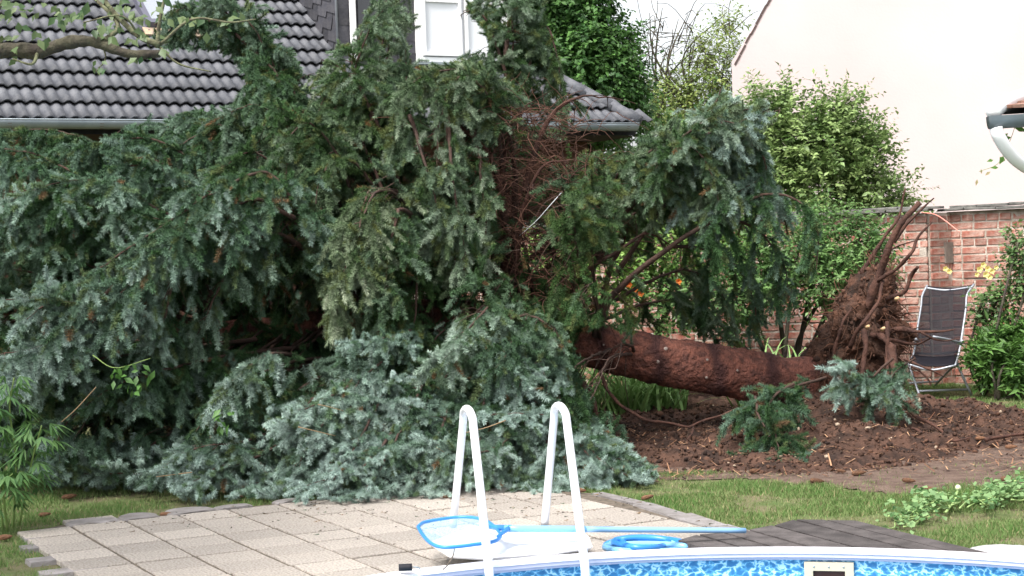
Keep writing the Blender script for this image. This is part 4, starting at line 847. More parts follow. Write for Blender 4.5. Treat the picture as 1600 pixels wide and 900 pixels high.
def patio_debris():
    V, Fc, C, off = [], [], [], 0
    for _ in range(480):
        x, y = G(random.uniform(150, 1150), 774+abs(random.gauss(0, 1))*(26 if random.random() < .8 else 60)+max(0, (400-0)*0))[:2]
        if not pip(x, y, patio_xy) or math.hypot(x-PC[0], y-PC[1]) < PR+.08: continue
        a = random.uniform(0, 6.28); l = random.uniform(.01, .04); d = np.array([math.cos(a), math.sin(a), 0])*l; w = np.array([-math.sin(a), math.cos(a), 0])*random.uniform(.001, .0035); p = np.array([x, y, .037])
        V += [p-w, p+w, p+d+w*.5+np.array([0, 0, .006]), p+d-w*.5]; Fc.append((off, off+1, off+2, off+3)); off += 4
        C += [np.array(random.choice(((.10, .07, .04), (.06, .09, .05), (.16, .10, .05), (.05, .04, .03))))]*4
    tag(npmesh('needle_litter', np.array(V), np.array(Fc), bpy.data.materials['litter'], None, np.array(C)), 'fallen needles and bits of twig strewn over the slabs at the spruce edge', 'litter', kind='stuff')
patio_debris()
# ---- broken spruce boughs lying on the soil
bb = thing('broken_spruce_bough', 'broken grey-green spruce bough draped over the soil below the trunk base', 'branch')
bough([(1290, 590, 12.6), (1230, 605, 12.3), (1180, 625, 12.1), (1155, 645, 12.0)], bb, fan=.34, hang=1.0, blue=.35, bare=.05, r0=.014)
bough([(1240, 600, 12.3), (1200, 640, 12.0), (1210, 690, 11.7), (1215, 735, 11.5)], bb, fan=.26, hang=.9, blue=.2, bare=.05, r0=.012)
bough([(1180, 620, 12.1), (1190, 660, 11.8), (1230, 700, 11.7)], bb, fan=.26, hang=1.0, blue=.3, bare=.05, r0=.012)
bb2 = thing('broken_spruce_bough', 'blue-tipped spruce bough resting against the front of the upturned roots', 'branch')
bough([(1395, 560, 12.6), (1360, 590, 12.5), (1330, 575, 12.4), (1312, 575, 12.4)], bb2, fan=.20, hang=.7, blue=.8, bare=.05, r0=.012)
bough([(1400, 600, 12.6), (1370, 620, 12.4), (1345, 600, 12.4), (1320, 600, 12.4)], bb2, fan=.22, hang=.8, blue=.7, bare=.05, r0=.012)
bough([(1430, 560, 12.7), (1405, 575, 12.6), (1385, 600, 12.5)], bb2, fan=.14, hang=.7, blue=.6, bare=.05, r0=.008)

# ---------------------------------------------------------------- house
EZ = 3.08
e0 = G(0, 188, EZ); e1_ = G(998, 194, EZ); uE = unit(e1_-e0); uE[2] = 0; uE = unit(uE); nE = np.array([-uE[1], uE[0], 0]); SL = math.radians(35.5); Lw = np.linalg.norm(e1_-e0)
def R(u, s, lift=0): return e0+uE*u+nE*(s*math.cos(SL))+np.array([0, 0, s*math.sin(SL)])+(-nE*math.sin(SL)+np.array([0, 0, math.cos(SL)]))*lift
def roof_uv(px, py):
    d = ray(px, py); nn = -nE*math.sin(SL)+np.array([0, 0, math.cos(SL)]); t = ((e0-CAM)@nn)/(d@nn); q = CAM+d*t-e0; return q@uE, (q@(nE*math.cos(SL)+np.array([0, 0, math.sin(SL)])))
house = thing('tiled_house', 'house behind the spruce with dark wavy tiled roof, zinc gutter and slate dormer', 'house')
def quad(bm, ps): bm.faces.new([bm.verts.new(Vector(p)) for p in ps])
uD, sD = roof_uv(530, 100)
# roof deck under tiles
bm = bmesh.new(); quad(bm, [R(-4, 0, -.04), R(Lw, 0, -.04), R(Lw-.62*4.6, 4.6, -.04), R(-4, 4.6, -.04)]); quad(bm, [R(-4, 0, -.16), R(-4, 4.6, -.16), R(Lw-.62*4.6, 4.6, -.16), R(Lw, 0, -.16)]); quad(bm, [R(-4, 0, -.04), R(-4, 0, -.16), R(Lw, 0, -.16), R(Lw, 0, -.04)])
quad(bm, [R(Lw, 0, -.04), R(Lw, 0, -.16), R(Lw-.62*4.6, 4.6, -.16), R(Lw-.62*4.6, 4.6, -.04)])
roofo = obj('roof', bm, m_slate, house)
# tile mesh
TW, TG = .25, .325
def tile_mesh():
    b = bmesh.new(); n = 12; top0, top1, bot = [], [], []
    for i in range(n+1):
        x = TW*i/n; ph = 2*math.pi*2*i/n; z = .015*math.tanh(2.2*math.cos(ph)+.9)
        top0.append(b.verts.new((x-.002, -.012, z+.050))); top1.append(b.verts.new((x-.002, TG+.01, z+.004))); bot.append(b.verts.new((x-.002, -.010, z+.036)))
    for i in range(n):
        b.faces.new([top0[i], top0[i+1], top1[i+1], top1[i]]); b.faces.new([bot[i], bot[i+1], top0[i+1], top0[i]])
    me = bpy.data.meshes.new('roof_tile'); b.to_mesh(me); b.free(); me.materials.append(m_tile); me.polygons.foreach_set('use_smooth', [f.index % 2 == 0 for f in me.polygons]); return me
tm = tile_mesh()
axr = Matrix(((uE[0], nE[0]*math.cos(SL), -nE[0]*math.sin(SL)), (uE[1], nE[1]*math.cos(SL), -nE[1]*math.sin(SL)), (0, math.sin(SL), math.cos(SL)))).to_4x4()
ct = 0
sk0 = roof_uv(228, 50); SKU0, SKU1, SKS0, SKS1 = sk0[0], sk0[0]+.78, sk0[1], sk0[1]+1.2
for j in range(0, 14):
    for i in range(-6, int(Lw/TW)+1):
        u, s = i*TW, j*TG
        if u+TW > Lw-.62*s+.18: continue
        px, py = proj(R(u+TW/2, s+TG/2))
        if px < -60 or py < -40: continue
        if u+TW/2 > uD+.05 and s+TG*.6 > sD: continue
        if SKU0-.08 < u+TW/2 < SKU1+.05 and s+TG*.5 > SKS0 and s < SKS1: continue
        m_ = axr.copy(); m_.translation = Vector(R(u, s, random.uniform(0, .004)))
        instance(tm, 'roof_tile', roofo, m_ @ Matrix.Rotation(random.uniform(-.006, .006), 4, 'Z')); ct += 1
NT_ = ct
# hip tiles along the right edge
hs_ = []
for j in range(0, 11):
    s = j*.33; a_, b_2 = R(Lw-.62*s, s, .03), R(Lw-.62*(s+.36), s+.36, .05)
    tubes('hip_tile', [(np.array([a_, b_2]), .085, .07)], m_tile, roofo, sides=8)
# gutter
bm = bmesh.new(); prof = [(-.082*math.cos(t), -.082*math.sin(t)) for t in np.linspace(0, math.pi, 10)]; rows = []
for u in np.linspace(-4, Lw-.08, 24):
    c = e0+uE*u-nE*.06+np.array([0, 0, -.005]); rows.append([bm.verts.new(Vector(c+nE*x+np.array([0, 0, z]))) for x, z in prof])
for a_, b_2 in zip(rows, rows[1:]):
    for k in range(len(prof)-1): bm.faces.new([a_[k], b_2[k], b_2[k+1], a_[k+1]])
gut = obj('gutter', bm, m_zinc, house, True); md = gut.modifiers.new('t', 'SOLIDIFY'); md.thickness = .004
tubes('gutter_lip', [(np.array([e0+uE*-4-nE*.142+np.array([0, 0, 0]), e0+uE*(Lw-.08)-nE*.142]), .009, .009)], m_zinc, gut)
for px in (12, 155, 970):
    u = roof_uv(px, 190)[0]; bm = bmesh.new()
    for t0 in np.linspace(0, math.pi, 9)[:-1]:
        t1 = t0+math.pi/8; q = lambda t, r, du: e0+uE*(u+du)-nE*.06+nE*(-r*math.cos(t))+np.array([0, 0, -r*math.sin(t)-.005])
        quad(bm, [q(t0, .086, -.02), q(t1, .086, -.02), q(t1, .086, .02), q(t0, .086, .02)])
    obj('gutter_bracket', bm, m_stone, gut)
# soffit and walls
bm = bmesh.new(); z0 = EZ-.16; Hn = np.array([0, 0, 1.])
quad(bm, [e0+uE*-4+Hn*-.14, e0+uE*Lw+Hn*-.14, e0+uE*Lw+nE*1.0+Hn*-.14, e0+uE*-4+nE*1.0+Hn*-.14]); obj('soffit', bm, mat('dark_soffit', (.05, .035, .03), .8), house)
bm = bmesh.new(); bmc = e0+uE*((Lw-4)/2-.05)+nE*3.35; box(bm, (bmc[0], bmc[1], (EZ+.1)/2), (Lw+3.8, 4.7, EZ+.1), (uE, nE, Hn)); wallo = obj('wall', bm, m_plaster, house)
# ground floor window seen through the branches
def wall_pt(px, py):
    o = e0+nE*.999; d = ray(px, py); t = ((o-CAM)@nE)/(d@nE); return CAM+d*t
def frame_window(p0, p1, z0, z1, off, cols, rows_, parent, wframe=.05, pane=m_glass, mull=.03, mf=m_wwin):
    uu = unit(p1-p0); uu[2] = 0; uu = unit(uu); w = np.linalg.norm((p1-p0)[:2]); nn = np.array([uu[1], -uu[0], 0]); c = (p0+p1)/2; c = np.array([c[0], c[1], 0])+nn*off; zc_ = (z0+z1)/2
    bm = bmesh.new(); A = (uu, -nn, (0, 0, 1))
    for sx in (-1, 1): box(bm, c+uu*sx*(w/2-wframe/2)+Hn*zc_, (wframe, .06, z1-z0), A)
    for zz in (z0+wframe/2, z1-wframe/2): box(bm, c+Hn*zz, (w-2*wframe, .06, wframe), A)
    fr = obj('window_frame', bm, mf, parent)
    b = bmesh.new(); box(b, c-nn*.012+Hn*zc_, (w-2*wframe, .01, z1-z0-2*wframe), A); obj('pane', b, pane, fr)
    b = bmesh.new()
    for k in range(1, cols): box(b, c+uu*(-w/2+w*k/cols)+nn*.003+Hn*zc_, (mull, .03, z1-z0-2*wframe), A)
    for k in range(1, rows_):
        for q in range(cols): box(b, c+uu*(-w/2+w*(q+.5)/cols)+nn*.003+Hn*(z0+(z1-z0)*k/rows_), (w/cols-mull, .03, mull), A)
    if cols > 1 or rows_ > 1: obj('glazing_bar', b, mf, fr)
    return fr
wa, wb = wall_pt(545, 300), wall_pt(650, 300); frame_window(wa, wb, 1.0, 2.35, .03, 4, 6, house, .05, m_curt, .025)
# dormer
dz0 = R(uD, sD)[2]; sT = 4.5
dorm0 = R(uD, sD); uDR, _ = roof_uv(815, 100); wD = uDR-uD; dtop = dz0+2.6
bm = bmesh.new(); dd_ = 3.2
c = dorm0+uE*wD/2+nE*dd_/2; box(bm, (c[0], c[1], dz0+1.2), (wD, dd_, 2.8), (uE, nE, Hn)); dorm = obj('dormer', bm, m_slate, house)
# slates on cheek (left side) and front
def slate_mesh(w, h):
    b = bmesh.new(); box(b, (0, 0, 0), (w, .006, h)); me = bpy.data.meshes.new('slate'); b.to_mesh(me); b.free(); me.materials.append(m_slate); return me
sl = slate_mesh(.29, .20); ct = 0
for r_ in range(9):
    for k in range(9):
        w_ = (k+.5*(r_ % 2))*.30+.15; z = dz0+.05+r_*.17; 
        if z+.1 < dz0+ (w_-.1)*math.tan(SL): continue
        p = dorm0-uE*.006+nE*w_; mm = Matrix(((nE[0], uE[0], 0), (nE[1], uE[1], 0), (0, 0, 1))).to_4x4(); mm.translation = Vector((p[0], p[1], z)); instance(sl, 'slate', dorm, mm @ Matrix.Rotation(-.07, 4, 'X') @ Matrix.Rotation(math.radians(-14), 4, 'Y')); ct += 1
for r_ in range(9):
    for k in range(int(wD/.30)+1):
        u_ = (k+.5*(r_ % 2))*.30; z = dz0+.05+r_*.17
        pxx, pyy = proj(dorm0+uE*u_+Hn*(z-dz0))
        if u_ < .1 or u_ > wD-.1 or pyy < -20 or 640 < pxx < 800: continue
        p = dorm0-nE*.008+uE*u_; mm = Matrix(((uE[0], nE[0], 0), (uE[1], nE[1], 0), (0, 0, 1))).to_4x4(); mm.translation = Vector((p[0], p[1], z)); instance(sl, 'slate', dorm, mm @ Matrix.Rotation(.07, 4, 'X')); ct += 1
tubes('corner_trim', [(np.array([dorm0+Hn*-.05-nE*.02-uE*.02, dorm0+Hn*2.4-nE*.02-uE*.02]), .014, .014)], m_alu, dorm)
def dorm_pt(px, py=50, off=.0):
    o = dorm0-nE*off; d = ray(px, py); t = ((o-CAM)@nE)/(d@nE); return CAM+d*t
a_ = dorm_pt(552, 50, .06); bm = bmesh.new(); box(bm, (a_[0], a_[1], dz0+1.1), (.062, .05, 2.4), (uE, nE, Hn)); obj('window_post', bm, m_wwin, dorm)
b0, b1 = dorm_pt(559, 50), dorm_pt(630, 50); bm = bmesh.new(); c = (b0+b1)/2; box(bm, (c[0]-nE[0]*.02, c[1]-nE[1]*.02, dz0+1.3), (np.linalg.norm(b1-b0), .02, 2.0), (uE, nE, Hn)); obj('dark_pane', bm, m_glass, dorm)
w0, w1 = dorm_pt(648, 50), dorm_pt(790, 50)
wf = frame_window(w0, w1, dz0+.03, dz0+2.2, .035, 1, 1, dorm, .07, m_curt); wd = np.linalg.norm((w1-w0)[:2])
for k in (0, 1): frame_window(w0+(w1-w0)*(.06+.46*k), w0+(w1-w0)*(.06+.46*k+.42), dz0+.12, dz0+2.1, .06, 1, 3, dorm, .035, m_curt, .02)
bm = bmesh.new(); c = (w0+w1)/2; box(bm, (c[0]-nE[0]*.1, c[1]-nE[1]*.1, dz0+.012), (wd+.1, .2, .03), (uE, nE, Hn)); obj('sill', bm, m_zinc, dorm)
# skylight
bm = bmesh.new()
for (u0_, u1_, s0_, s1_) in ((SKU0, SKU0+.07, SKS0, SKS1), (SKU1-.07, SKU1, SKS0, SKS1), (SKU0+.07, SKU1-.07, SKS0, SKS0+.09), (SKU0+.07, SKU1-.07, SKS1-.07, SKS1)):
    c = R((u0_+u1_)/2, (s0_+s1_)/2, .07); nn = -nE*math.sin(SL)+Hn*math.cos(SL); box(bm, c, (u1_-u0_, s1_-s0_, .12), (uE, nE*math.cos(SL)+Hn*math.sin(SL), nn))
skf = obj('skylight', bm, mat('grey_skylight_frame', (.10, .10, .13), .5), roofo)
bm = bmesh.new(); box(bm, R((SKU0+SKU1)/2, (SKS0+SKS1)/2, .09), (SKU1-SKU0-.14, SKS1-SKS0-.16, .012), (uE, nE*math.cos(SL)+Hn*math.sin(SL), nn)); obj('pane', bm, mat('sky_glass', (.75, .78, .82), .03, spec=1.0, metal=.85), skf)
bm = bmesh.new(); box(bm, R((SKU0+SKU1)/2, SKS0-.09, .055), (SKU1-SKU0+.1, .17, .02), (uE, nE*math.cos(SL)+Hn*math.sin(SL), nn)); obj('apron_flashing', bm, mat('rusty_flashing', (.42, .30, .20), .8, (.25, .20, .17), 20), skf)

# ---------------------------------------------------------------- pink gable house at the right
pg = thing('pink_gable_house', 'tall pale pink rendered gable wall with dark verge above the brick wall', 'house')
GY = 25.0
gp = [P(1156, 500, GY), P(1156, 96, GY), P(1150, 100, GY), P(1210, -10, GY), P(1500, -560, GY), P(2150, 300, GY), P(2150, 500, GY)]
gp[0][2] = 0; gp[-1][2] = 0; gp[1][0] = gp[0][0]; bm = bmesh.new(); fr_ = [bm.verts.new(Vector(p)) for p in (gp[0], gp[1], gp[3], gp[4], gp[5], gp[6])]; bk = [bm.verts.new(Vector(p)+Vector((1.5, 9, 0))) for p in (gp[0], gp[1], gp[3], gp[4], gp[5], gp[6])]
bm.faces.new(fr_); bm.faces.new(bk[::-1])
for i in range(6): bm.faces.new([fr_[i], bk[i], bk[(i+1) % 6], fr_[(i+1) % 6]])
obj('gable_wall', bm, m_gable, pg)
va = P(1149, 102, GY-.06); vb = P(1210, -10, GY-.06); vb2 = P(1500, -560, GY-.06)
for k in range(46):
    a_ = va+(vb-va)*k*.25*.55; a2 = va+(vb-va)*(k+1)*.25*.55; dz_ = random.uniform(-.02, .02)
    if k > 16: break
    bm = bmesh.new(); c = (a_+a2)/2+np.array([0, .12, .02+dz_]); d_ = unit(a2-a_); box(bm, c, (np.linalg.norm(a2-a_)*.97, .14, .03), (d_, (0, 1, 0), np.cross(d_, (0, 1, 0)))); obj('verge_tile', bm, mat('verge', (.09, .06, .055), .8) if k == 0 else bpy.data.materials['verge'], pg)

# ---------------------------------------------------------------- brick wall
bw = thing('brick_garden_wall', 'old red brick garden wall with slate coping behind the chair', 'wall')
WH = 1.84
a_corner = P(1450, 400, 17.4); a_corner[2] = 0            # pier corner
angA, angB = math.radians(-46), math.radians(-22)
dB = np.array([math.cos(angB), math.sin(angB), 0]); nB = np.array([dB[1], -dB[0], 0])    # toward camera
dA = np.array([math.cos(angA), math.sin(angA), 0]); nA = np.array([dA[1], -dA[0], 0])
a_main = P(1487, 400, 17.62); a_main[2] = 0
RET = np.linalg.norm(a_main-a_corner); dR = (a_main-a_corner)/RET
nR = np.array([dR[1], -dR[0], 0])
def brick_mesh(l, h, d=.05):
    b = bmesh.new(); box(b, (0, 0, 0), (l, d, h)); bmesh.ops.bevel(b, geom=list(b.edges), offset=.006, segments=1, affect='EDGES')
    for v in b.verts: v.co += Vector((random.uniform(-.003, .003), random.uniform(-.004, .004), random.uniform(-.003, .003)))
    me = bpy.data.meshes.new('brick'); b.to_mesh(me); b.free(); me.materials.append(m_brick); return me
bricks = {l: [brick_mesh(l, .068) for _ in range(3)] for l in (.27, .13)}
CH = .086
brick_spots = []
def brick_face(o, d, n, length, h0, h1, start=0):
    for r_ in range(int((h1-h0)/CH)):
        x = start-(.0 if r_ % 2 else .15); hdr = (r_ % 3 == 2)
        while x < length:
            l = .13 if (hdr and random.random() < .8) else (.27 if random.random() < .85 else .13)
            x0_, x1_ = max(x, 0), min(x+l, length); sc = (x1_-x0_)/l
            if sc > .25:
                c = o+d*((x0_+x1_)/2)+Hn*(h0+CH*(r_+.5)); px, py = proj(c)
                if 700 < px < 1640 and 300 < py < 620: brick_spots.append((abs(px-1480) if px > 1330 else 900-px/10, l, Matrix(((d[0], -n[0], 0, 0), (d[1], -n[1], 0, 0), (0, 0, 1, 0), (0, 0, 0, 1))) @ Matrix.Diagonal((sc, 1, 1, 1)), c+n*random.uniform(-.006, .004)))
            x += l+.018
def lay_bricks():
    brick_spots.sort(key=lambda q: q[0]); rest = bmesh.new()
    for k, (_, l, mm, c) in enumerate(brick_spots):
        mm = mm.copy(); mm.translation = Vector(c); src = random.choice(bricks[l])
        if k < 300: instance(src, 'brick', bw, mm)
        else:
            t0 = len(rest.verts); rest.from_mesh(src); rest.verts.ensure_lookup_table()
            for v in rest.verts[t0:]: v.co = mm @ v.co
    if len(rest.verts): obj('far_bricks', rest, m_brick, bw)['kind'] = 'stuff'
def core(o, d, n, length, h, th=.24, name='mortar_core'):
    bm = bmesh.new(); c = o+d*length/2-n*(th/2-.0165)+Hn*h/2; box(bm, c, (length, th, h), (d, -n, Hn)); obj(name, bm, m_mortar, bw)
LA, LB = 2.6, 7.0
oB = a_corner-dB*LB
core(oB, dB, nB, LB-.012, WH-.02); core(a_main-dA*.03, dA, nA, LA, WH-.005)
core(a_corner+dR*.01, dR, nR, RET-.005, WH-.01, .2)
brick_face(oB, dB, nB, LB, 0, WH); brick_face(a_main, dA, nA, LA, 0, WH)
brick_face(a_corner+dR*.02, dR, nR, RET-.03, 0, WH); lay_bricks()

# recess box in the corner
rb_ = P(1477, 395, 17.4); bm = bmesh.new(); box(bm, a_main-dR*.08+nR*.01+Hn*rb_[2], (.13, .06, .22), (dR, -nR, Hn)); obj('niche_block', bm, mat('grey_niche', (.16, .14, .12), .9, (.24, .2, .17), 20), bw)
def coping(o, d, n, length, h, w=.42):
    x = 0
    while x < length:
        l = random.uniform(.32, .5)
        for lay in (0, 1):
            bm = bmesh.new(); c = o+d*(x+l/2+lay*.12)-n*.10+Hn*(h+.02+lay*.03)+Hn*random.uniform(-.004, .004); box(bm, c, (l*.97, w-.1*lay, .026), (d, unit(-n+Hn*.02), Hn)); bmesh.ops.bevel(bm, geom=list(bm.edges), offset=.004, segments=1, affect='EDGES')
            for v in bm.verts: v.co.z += .012*noise3(v.co, 6)
            obj('coping_slab', bm, m_coping, bw)
        x += l
coping(oB, dB, nB, LB, WH); coping(a_main-dA*.1, dA, nA, LA, WH)
ws = tubes('string_line', [(smoothpath([P(1440, 332, 16.9), P(1465, 337, 16.6), P(1500, 363, 16.0)], 12), .006, .006)], mat('red_string', (.65, .25, .20), .7), None); tag(ws, 'thin pale red cord strung from the wall coping beside the pier', 'cord')

# ---------------------------------------------------------------- shed roof corner at right
sh = thing('shed', 'corner of an outbuilding roof with dark gutter and curved white downpipe at the right edge', 'shed')
SY = 9.6; g1_, g2_ = P(1545, 190, SY), P(1760, 178, SY+.3); gd = unit(g2_-g1_); bm = bmesh.new(); prof = [(-.055*math.cos(t), -.075*math.sin(t)) for t in np.linspace(0, math.pi, 10)]; rows = []
for t in (0, .35, .7, 1.0):
    c = g1_+(g2_-g1_)*t; rows.append([bm.verts.new(Vector(c+np.array([0, x, z+.03]))) for x, z in prof])
for a_, b_2 in zip(rows, rows[1:]):
    for k in range(9): bm.faces.new([a_[k], b_2[k], b_2[k+1], a_[k+1]])
bm.faces.new(rows[0]); sg = obj('gutter', bm, mat('dark_gutter', (.10, .125, .15), .35, (.14, .165, .18), 6, spec=.5), sh, True)
dp = [P(1556, 200, SY), P(1560, 212, SY), P(1575, 236, SY+.05), P(1598, 258, SY+.15), P(1640, 280, SY+.4), P(1650, 300, SY+.4)]; dpp = smoothpath(dp, 24); tubes('downpipe', [(dpp, .038, .038)], m_white, sh, sides=12)
pr = [P(1549, 178, SY+.02), P(1760, 168, SY+.3), P(1790, 60, SY+2.6), P(1640, 75, SY+2.6)]
pr = [g1_+np.array([.02, .05, .05]), g2_+np.array([0, .05, .05])]; up_ = P(1612, 148, SY+1.5)-pr[0]; pr += [pr[1]+up_, pr[0]+up_]
for k in range(6):
    for j in range(5):
        c = pr[0]+(pr[1]-pr[0])*((k+.5)/6)+(pr[3]-pr[0])*((j+.5)/5*.95); ux_ = unit(pr[1]-pr[0]); sx = unit(pr[3]-pr[0]); nz_ = unit(np.cross(ux_, sx)); bm = bmesh.new(); box(bm, c+nz_*(.03+.0), (np.linalg.norm(pr[1]-pr[0])/6*.98, np.linalg.norm(pr[3]-pr[0])/5*1.06, .02), (ux_, unit(sx-nz_*.04), nz_)); obj('roof_tile', bm, mat('brown_tile', (.28, .13, .09), .7, (.36, .22, .17), 10, .3, 40, rnd=.2) if (k, j) == (0, 0) else bpy.data.materials['brown_tile'], sh)
bm = bmesh.new(); quad(bm, [p-np.array([0, 0, .01]) for p in pr]); obj('roof_board', bm, m_dark, sh)
tubes('verge_trim', [(smoothpath([P(1551, 176, SY), P(1562, 166, SY+.1), P(1580, 156, SY+.4), P(1600, 150, SY+.9), P(1625, 144, SY+1.6)], 14), .045, .05)], m_white, sh, sides=8)
bm = bmesh.new(); box(bm, (5.75, SY+1.6, 1.1), (2.2, 2.6, 2.2)); obj('wall', bm, m_plaster, sh)

# ---------------------------------------------------------------- folding chair
ch = thing('folding_garden_chair', 'silver framed folding garden chair with black mesh seat on the lawn', 'chair')
YL, YR = 16.35, 16.15
def CP(px, py, Y): return P(px, py, Y)
Lr = [CP(*p) for p in ((1449, 446, 16.75), (1441, 462, 16.68), (1439, 480, 16.62), (1434, 510, 16.52), (1430, 540, 16.42), (1424, 566, 16.35))]
Rr = [CP(*p) for p in ((1522, 444, 16.55), (1511, 461, 16.48), (1509, 485, 16.42), (1503, 525, 16.3), (1499, 548, 16.22), (1494, 570, 16.15))]
tubes('back_rail', [(smoothpath(Lr, 20), .0115, .0115)], m_alu, ch, sides=8); tubes('back_rail', [(smoothpath(Rr, 20), .0115, .0115)], m_alu, ch, sides=8)
lp, rp2 = smoothpath(Lr, 20), smoothpath(Rr, 20)
bm = bmesh.new(); rows = []
for i in range(19):
    row = []
    for k in range(7):
        t = k/6; q = lp[i]*(1-t)+rp2[i]*t+np.array([0, .05*math.sin(math.pi*t), -.03*math.sin(math.pi*t) if i == 0 else 0]); row.append(bm.verts.new(Vector(q)))
    rows.append(row)
for a_, b_2 in zip(rows, rows[1:]):
    for k in range(6): bm.faces.new([a_[k], a_[k+1], b_2[k+1], b_2[k]])
obj('backrest', bm, m_textile, ch, True)
tubes('head_bar', [(smoothpath([lp[1], (lp[1]+rp2[1])/2+np.array([0, .03, -.03]), rp2[1]], 12), .012, .012)], m_alu, ch, sides=8)
tubes('back_bar', [(smoothpath([CP(1432, 552, 16.42), CP(1466, 553, 16.35), CP(1500, 549, 16.25)], 8), .010, .010)], m_alu, ch, sides=8)
# seat
sf = [CP(1418, 569, 15.95), CP(1492, 571, 15.85)]; bm = bmesh.new(); A_, B_2 = CP(1427, 556, 16.38), CP(1497, 556, 16.2)
rows = []
for i in range(6):
    t = i/5; a1, b1_ = A_*(1-t)+sf[0]*t, B_2*(1-t)+sf[1]*t; rows.append([bm.verts.new(Vector(a1*(1-k/5)+b1_*k/5+np.array([0, 0, -.02*math.sin(math.pi*k/5)]))) for k in range(6)])
for a_, b_2 in zip(rows, rows[1:]):
    for k in range(5): bm.faces.new([a_[k], a_[k+1], b_2[k+1], b_2[k]])
so = obj('seat', bm, m_textile, ch, True); so.modifiers.new('t', 'SOLIDIFY').thickness = .012
for s_, e_ in ((A_, sf[0]), (B_2, sf[1])): tubes('seat_rail', [(smoothpath([s_, e_], 5), .013, .013)], m_alu, ch, sides=8)
tubes('seat_front_bar', [(smoothpath([sf[0], (sf[0]+sf[1])/2-np.array([0, 0, .05]), sf[1]], 10), .011, .011)], m_alu, ch, sides=8)
def gleg(a, b, Y0): g = G(*b, .012); return smoothpath([P(*a, Y0), g], 6)
l1, l2 = gleg((1420, 568), (1438, 622), 16.2), gleg((1496, 570), (1518, 618), 16.1)
l3, l4 = gleg((1428, 566), (1409, 607), 16.4), gleg((1495, 566), (1460, 603), 16.3)
for l in (l1, l2, l3, l4): tubes('leg', [(l, .0125, .0125)], m_alu, ch, sides=8)
tubes('cross_bar', [(np.array([l1[4], l2[4]]), .011, .011)], m_alu, ch, sides=8); tubes('cross_bar', [(np.array([l3[4], l4[4]]), .010, .010)], m_alu, ch, sides=8)
tubes('armrest', [(smoothpath([CP(1458, 526, 16.0), CP(1480, 530, 16.1), CP(1500, 535, 16.25)], 6), .012, .012)], m_alu, ch, sides=8)
tubes('armrest', [(smoothpath([CP(1410, 530, 16.1), CP(1422, 531, 16.25), CP(1434, 532, 16.45)], 6), .012, .012)], m_alu, ch, sides=8)
for q in (CP(1503, 534, 16.25), CP(1495, 569, 16.12)):
    bm = bmesh.new(); bmesh.ops.create_uvsphere(bm, u_segments=10, v_segments=6, radius=.024, matrix=Matrix.Translation(Vector(q))); obj('joint', bm, m_alu, ch, True)

# ---------------------------------------------------------------- vegetation behind
def bush(name, label, cat, lobes_px, root, n, per, size, c0, c1, **k):
    t = thing(name, label, cat, k.pop('group', None)); lobes = [(P(x, y, Y), (rx*Y/F, ry_*1.0, rz*Y/F)) for x, y, Y, rx, ry_, rz in lobes_px]
    rt = k.pop('r0', .05); tips = k.pop('tips', None) or [l[0]+np.array([0, 0, l[1][2]*.5]) for l in lobes]
    leaf_cloud('foliage', lobes, t, n, per, size, c0, c1, **k); limbs(root, tips, rt, t); return t
# ivy clad tree behind the roof
rt = P(900, 400, 23); rt[2] = 0
bush('ivy_clad_tree', 'tall dense glossy green ivy clad tree rising behind the house roof', 'tree', [(880, 20, 22, 62, .9, 80), (930, 90, 22, 62, .9, 70), (890, 120, 21.6, 90, .9, 75), (955, 140, 22, 52, .8, 55), (830, 60, 22, 60, .9, 90), (940, 170, 22, 60, .8, 30), (910, 30, 22, 40, .8, 50)], rt, 1100, 44, .082, (.03, .085, .022), (.10, .22, .05), r0=.14, aspect=.62, clumpr=.34, droop=.6, shell=.5)
rt = P(1060, 420, 24); rt[2] = 0
bush('background_hedge', 'dim mass of green shrubs filling the gap right of the house corner', 'hedge', [(930, 260, 23.2, 60, .5, 50), (1000, 230, 23.5, 70, .6, 60), (1090, 240, 23.6, 80, .6, 60), (1160, 250, 23.4, 50, .6, 70), (1020, 330, 23.5, 90, .6, 70), (1120, 340, 23.5, 80, .6, 70)], rt, 520, 24, .10, (.05, .11, .03), (.14, .24, .07), r0=.04, clumpr=.35, shell=.3)
# airy tree with bare top
rt = P(1080, 400, 30); rt[2] = 0
at_ = thing('sparse_garden_tree', 'airy yellow-green tree with bare twigs left of the pink gable', 'tree')
lob = [(P(x, y, 29), (rx*29/F, .9, rz*29/F)) for x, y, rx, rz in ((1045, 150, 55, 35), (1110, 120, 50, 38), (1130, 165, 45, 35), (1135, 35, 20, 22), (1060, 170, 70, 25), (1100, 85, 28, 18), (1150, 90, 16, 20))]
leaf_cloud('foliage', lob, at_, 560, 18, .085, (.13, .21, .05), (.26, .32, .09), aspect=.4, clumpr=.4, droop=.4, shell=.1)
lt = [P(x, y, 29) for x, y in ((1015, 20), (1035, 12), (1060, 30), (1075, 22), (990, 50), (1020, 60), (1045, 75), (1080, 60), (1135, 20), (1105, 60), (1130, 90), (1050, 120), (1000, 90), (1150, 110))]
k0 = P(1022, 170, 29)
sp = [(smoothpath([rt, P(1050, 250, 29), k0], 10), .14, .07)]
for q in lt: md_ = (k0+q)/2+rng.normal(0, .12, 3); sp.append((smoothpath([k0+np.array([rng.uniform(0, .8), 0, rng.uniform(-.3, .2)]), md_, q], 10), .030, .006))
for q in lt:
    for _ in range(7): e_ = q+rng.normal(0, .45, 3)-np.array([0, 0, .3]); sp.append((smoothpath([q-np.array([0, 0, .4])+rng.normal(0, .1, 3), (q+e_)/2+rng.normal(0, .08, 3), e_], 6), .009, .004))
tubes('trunk', sp, m_limb, at_, sides=4)
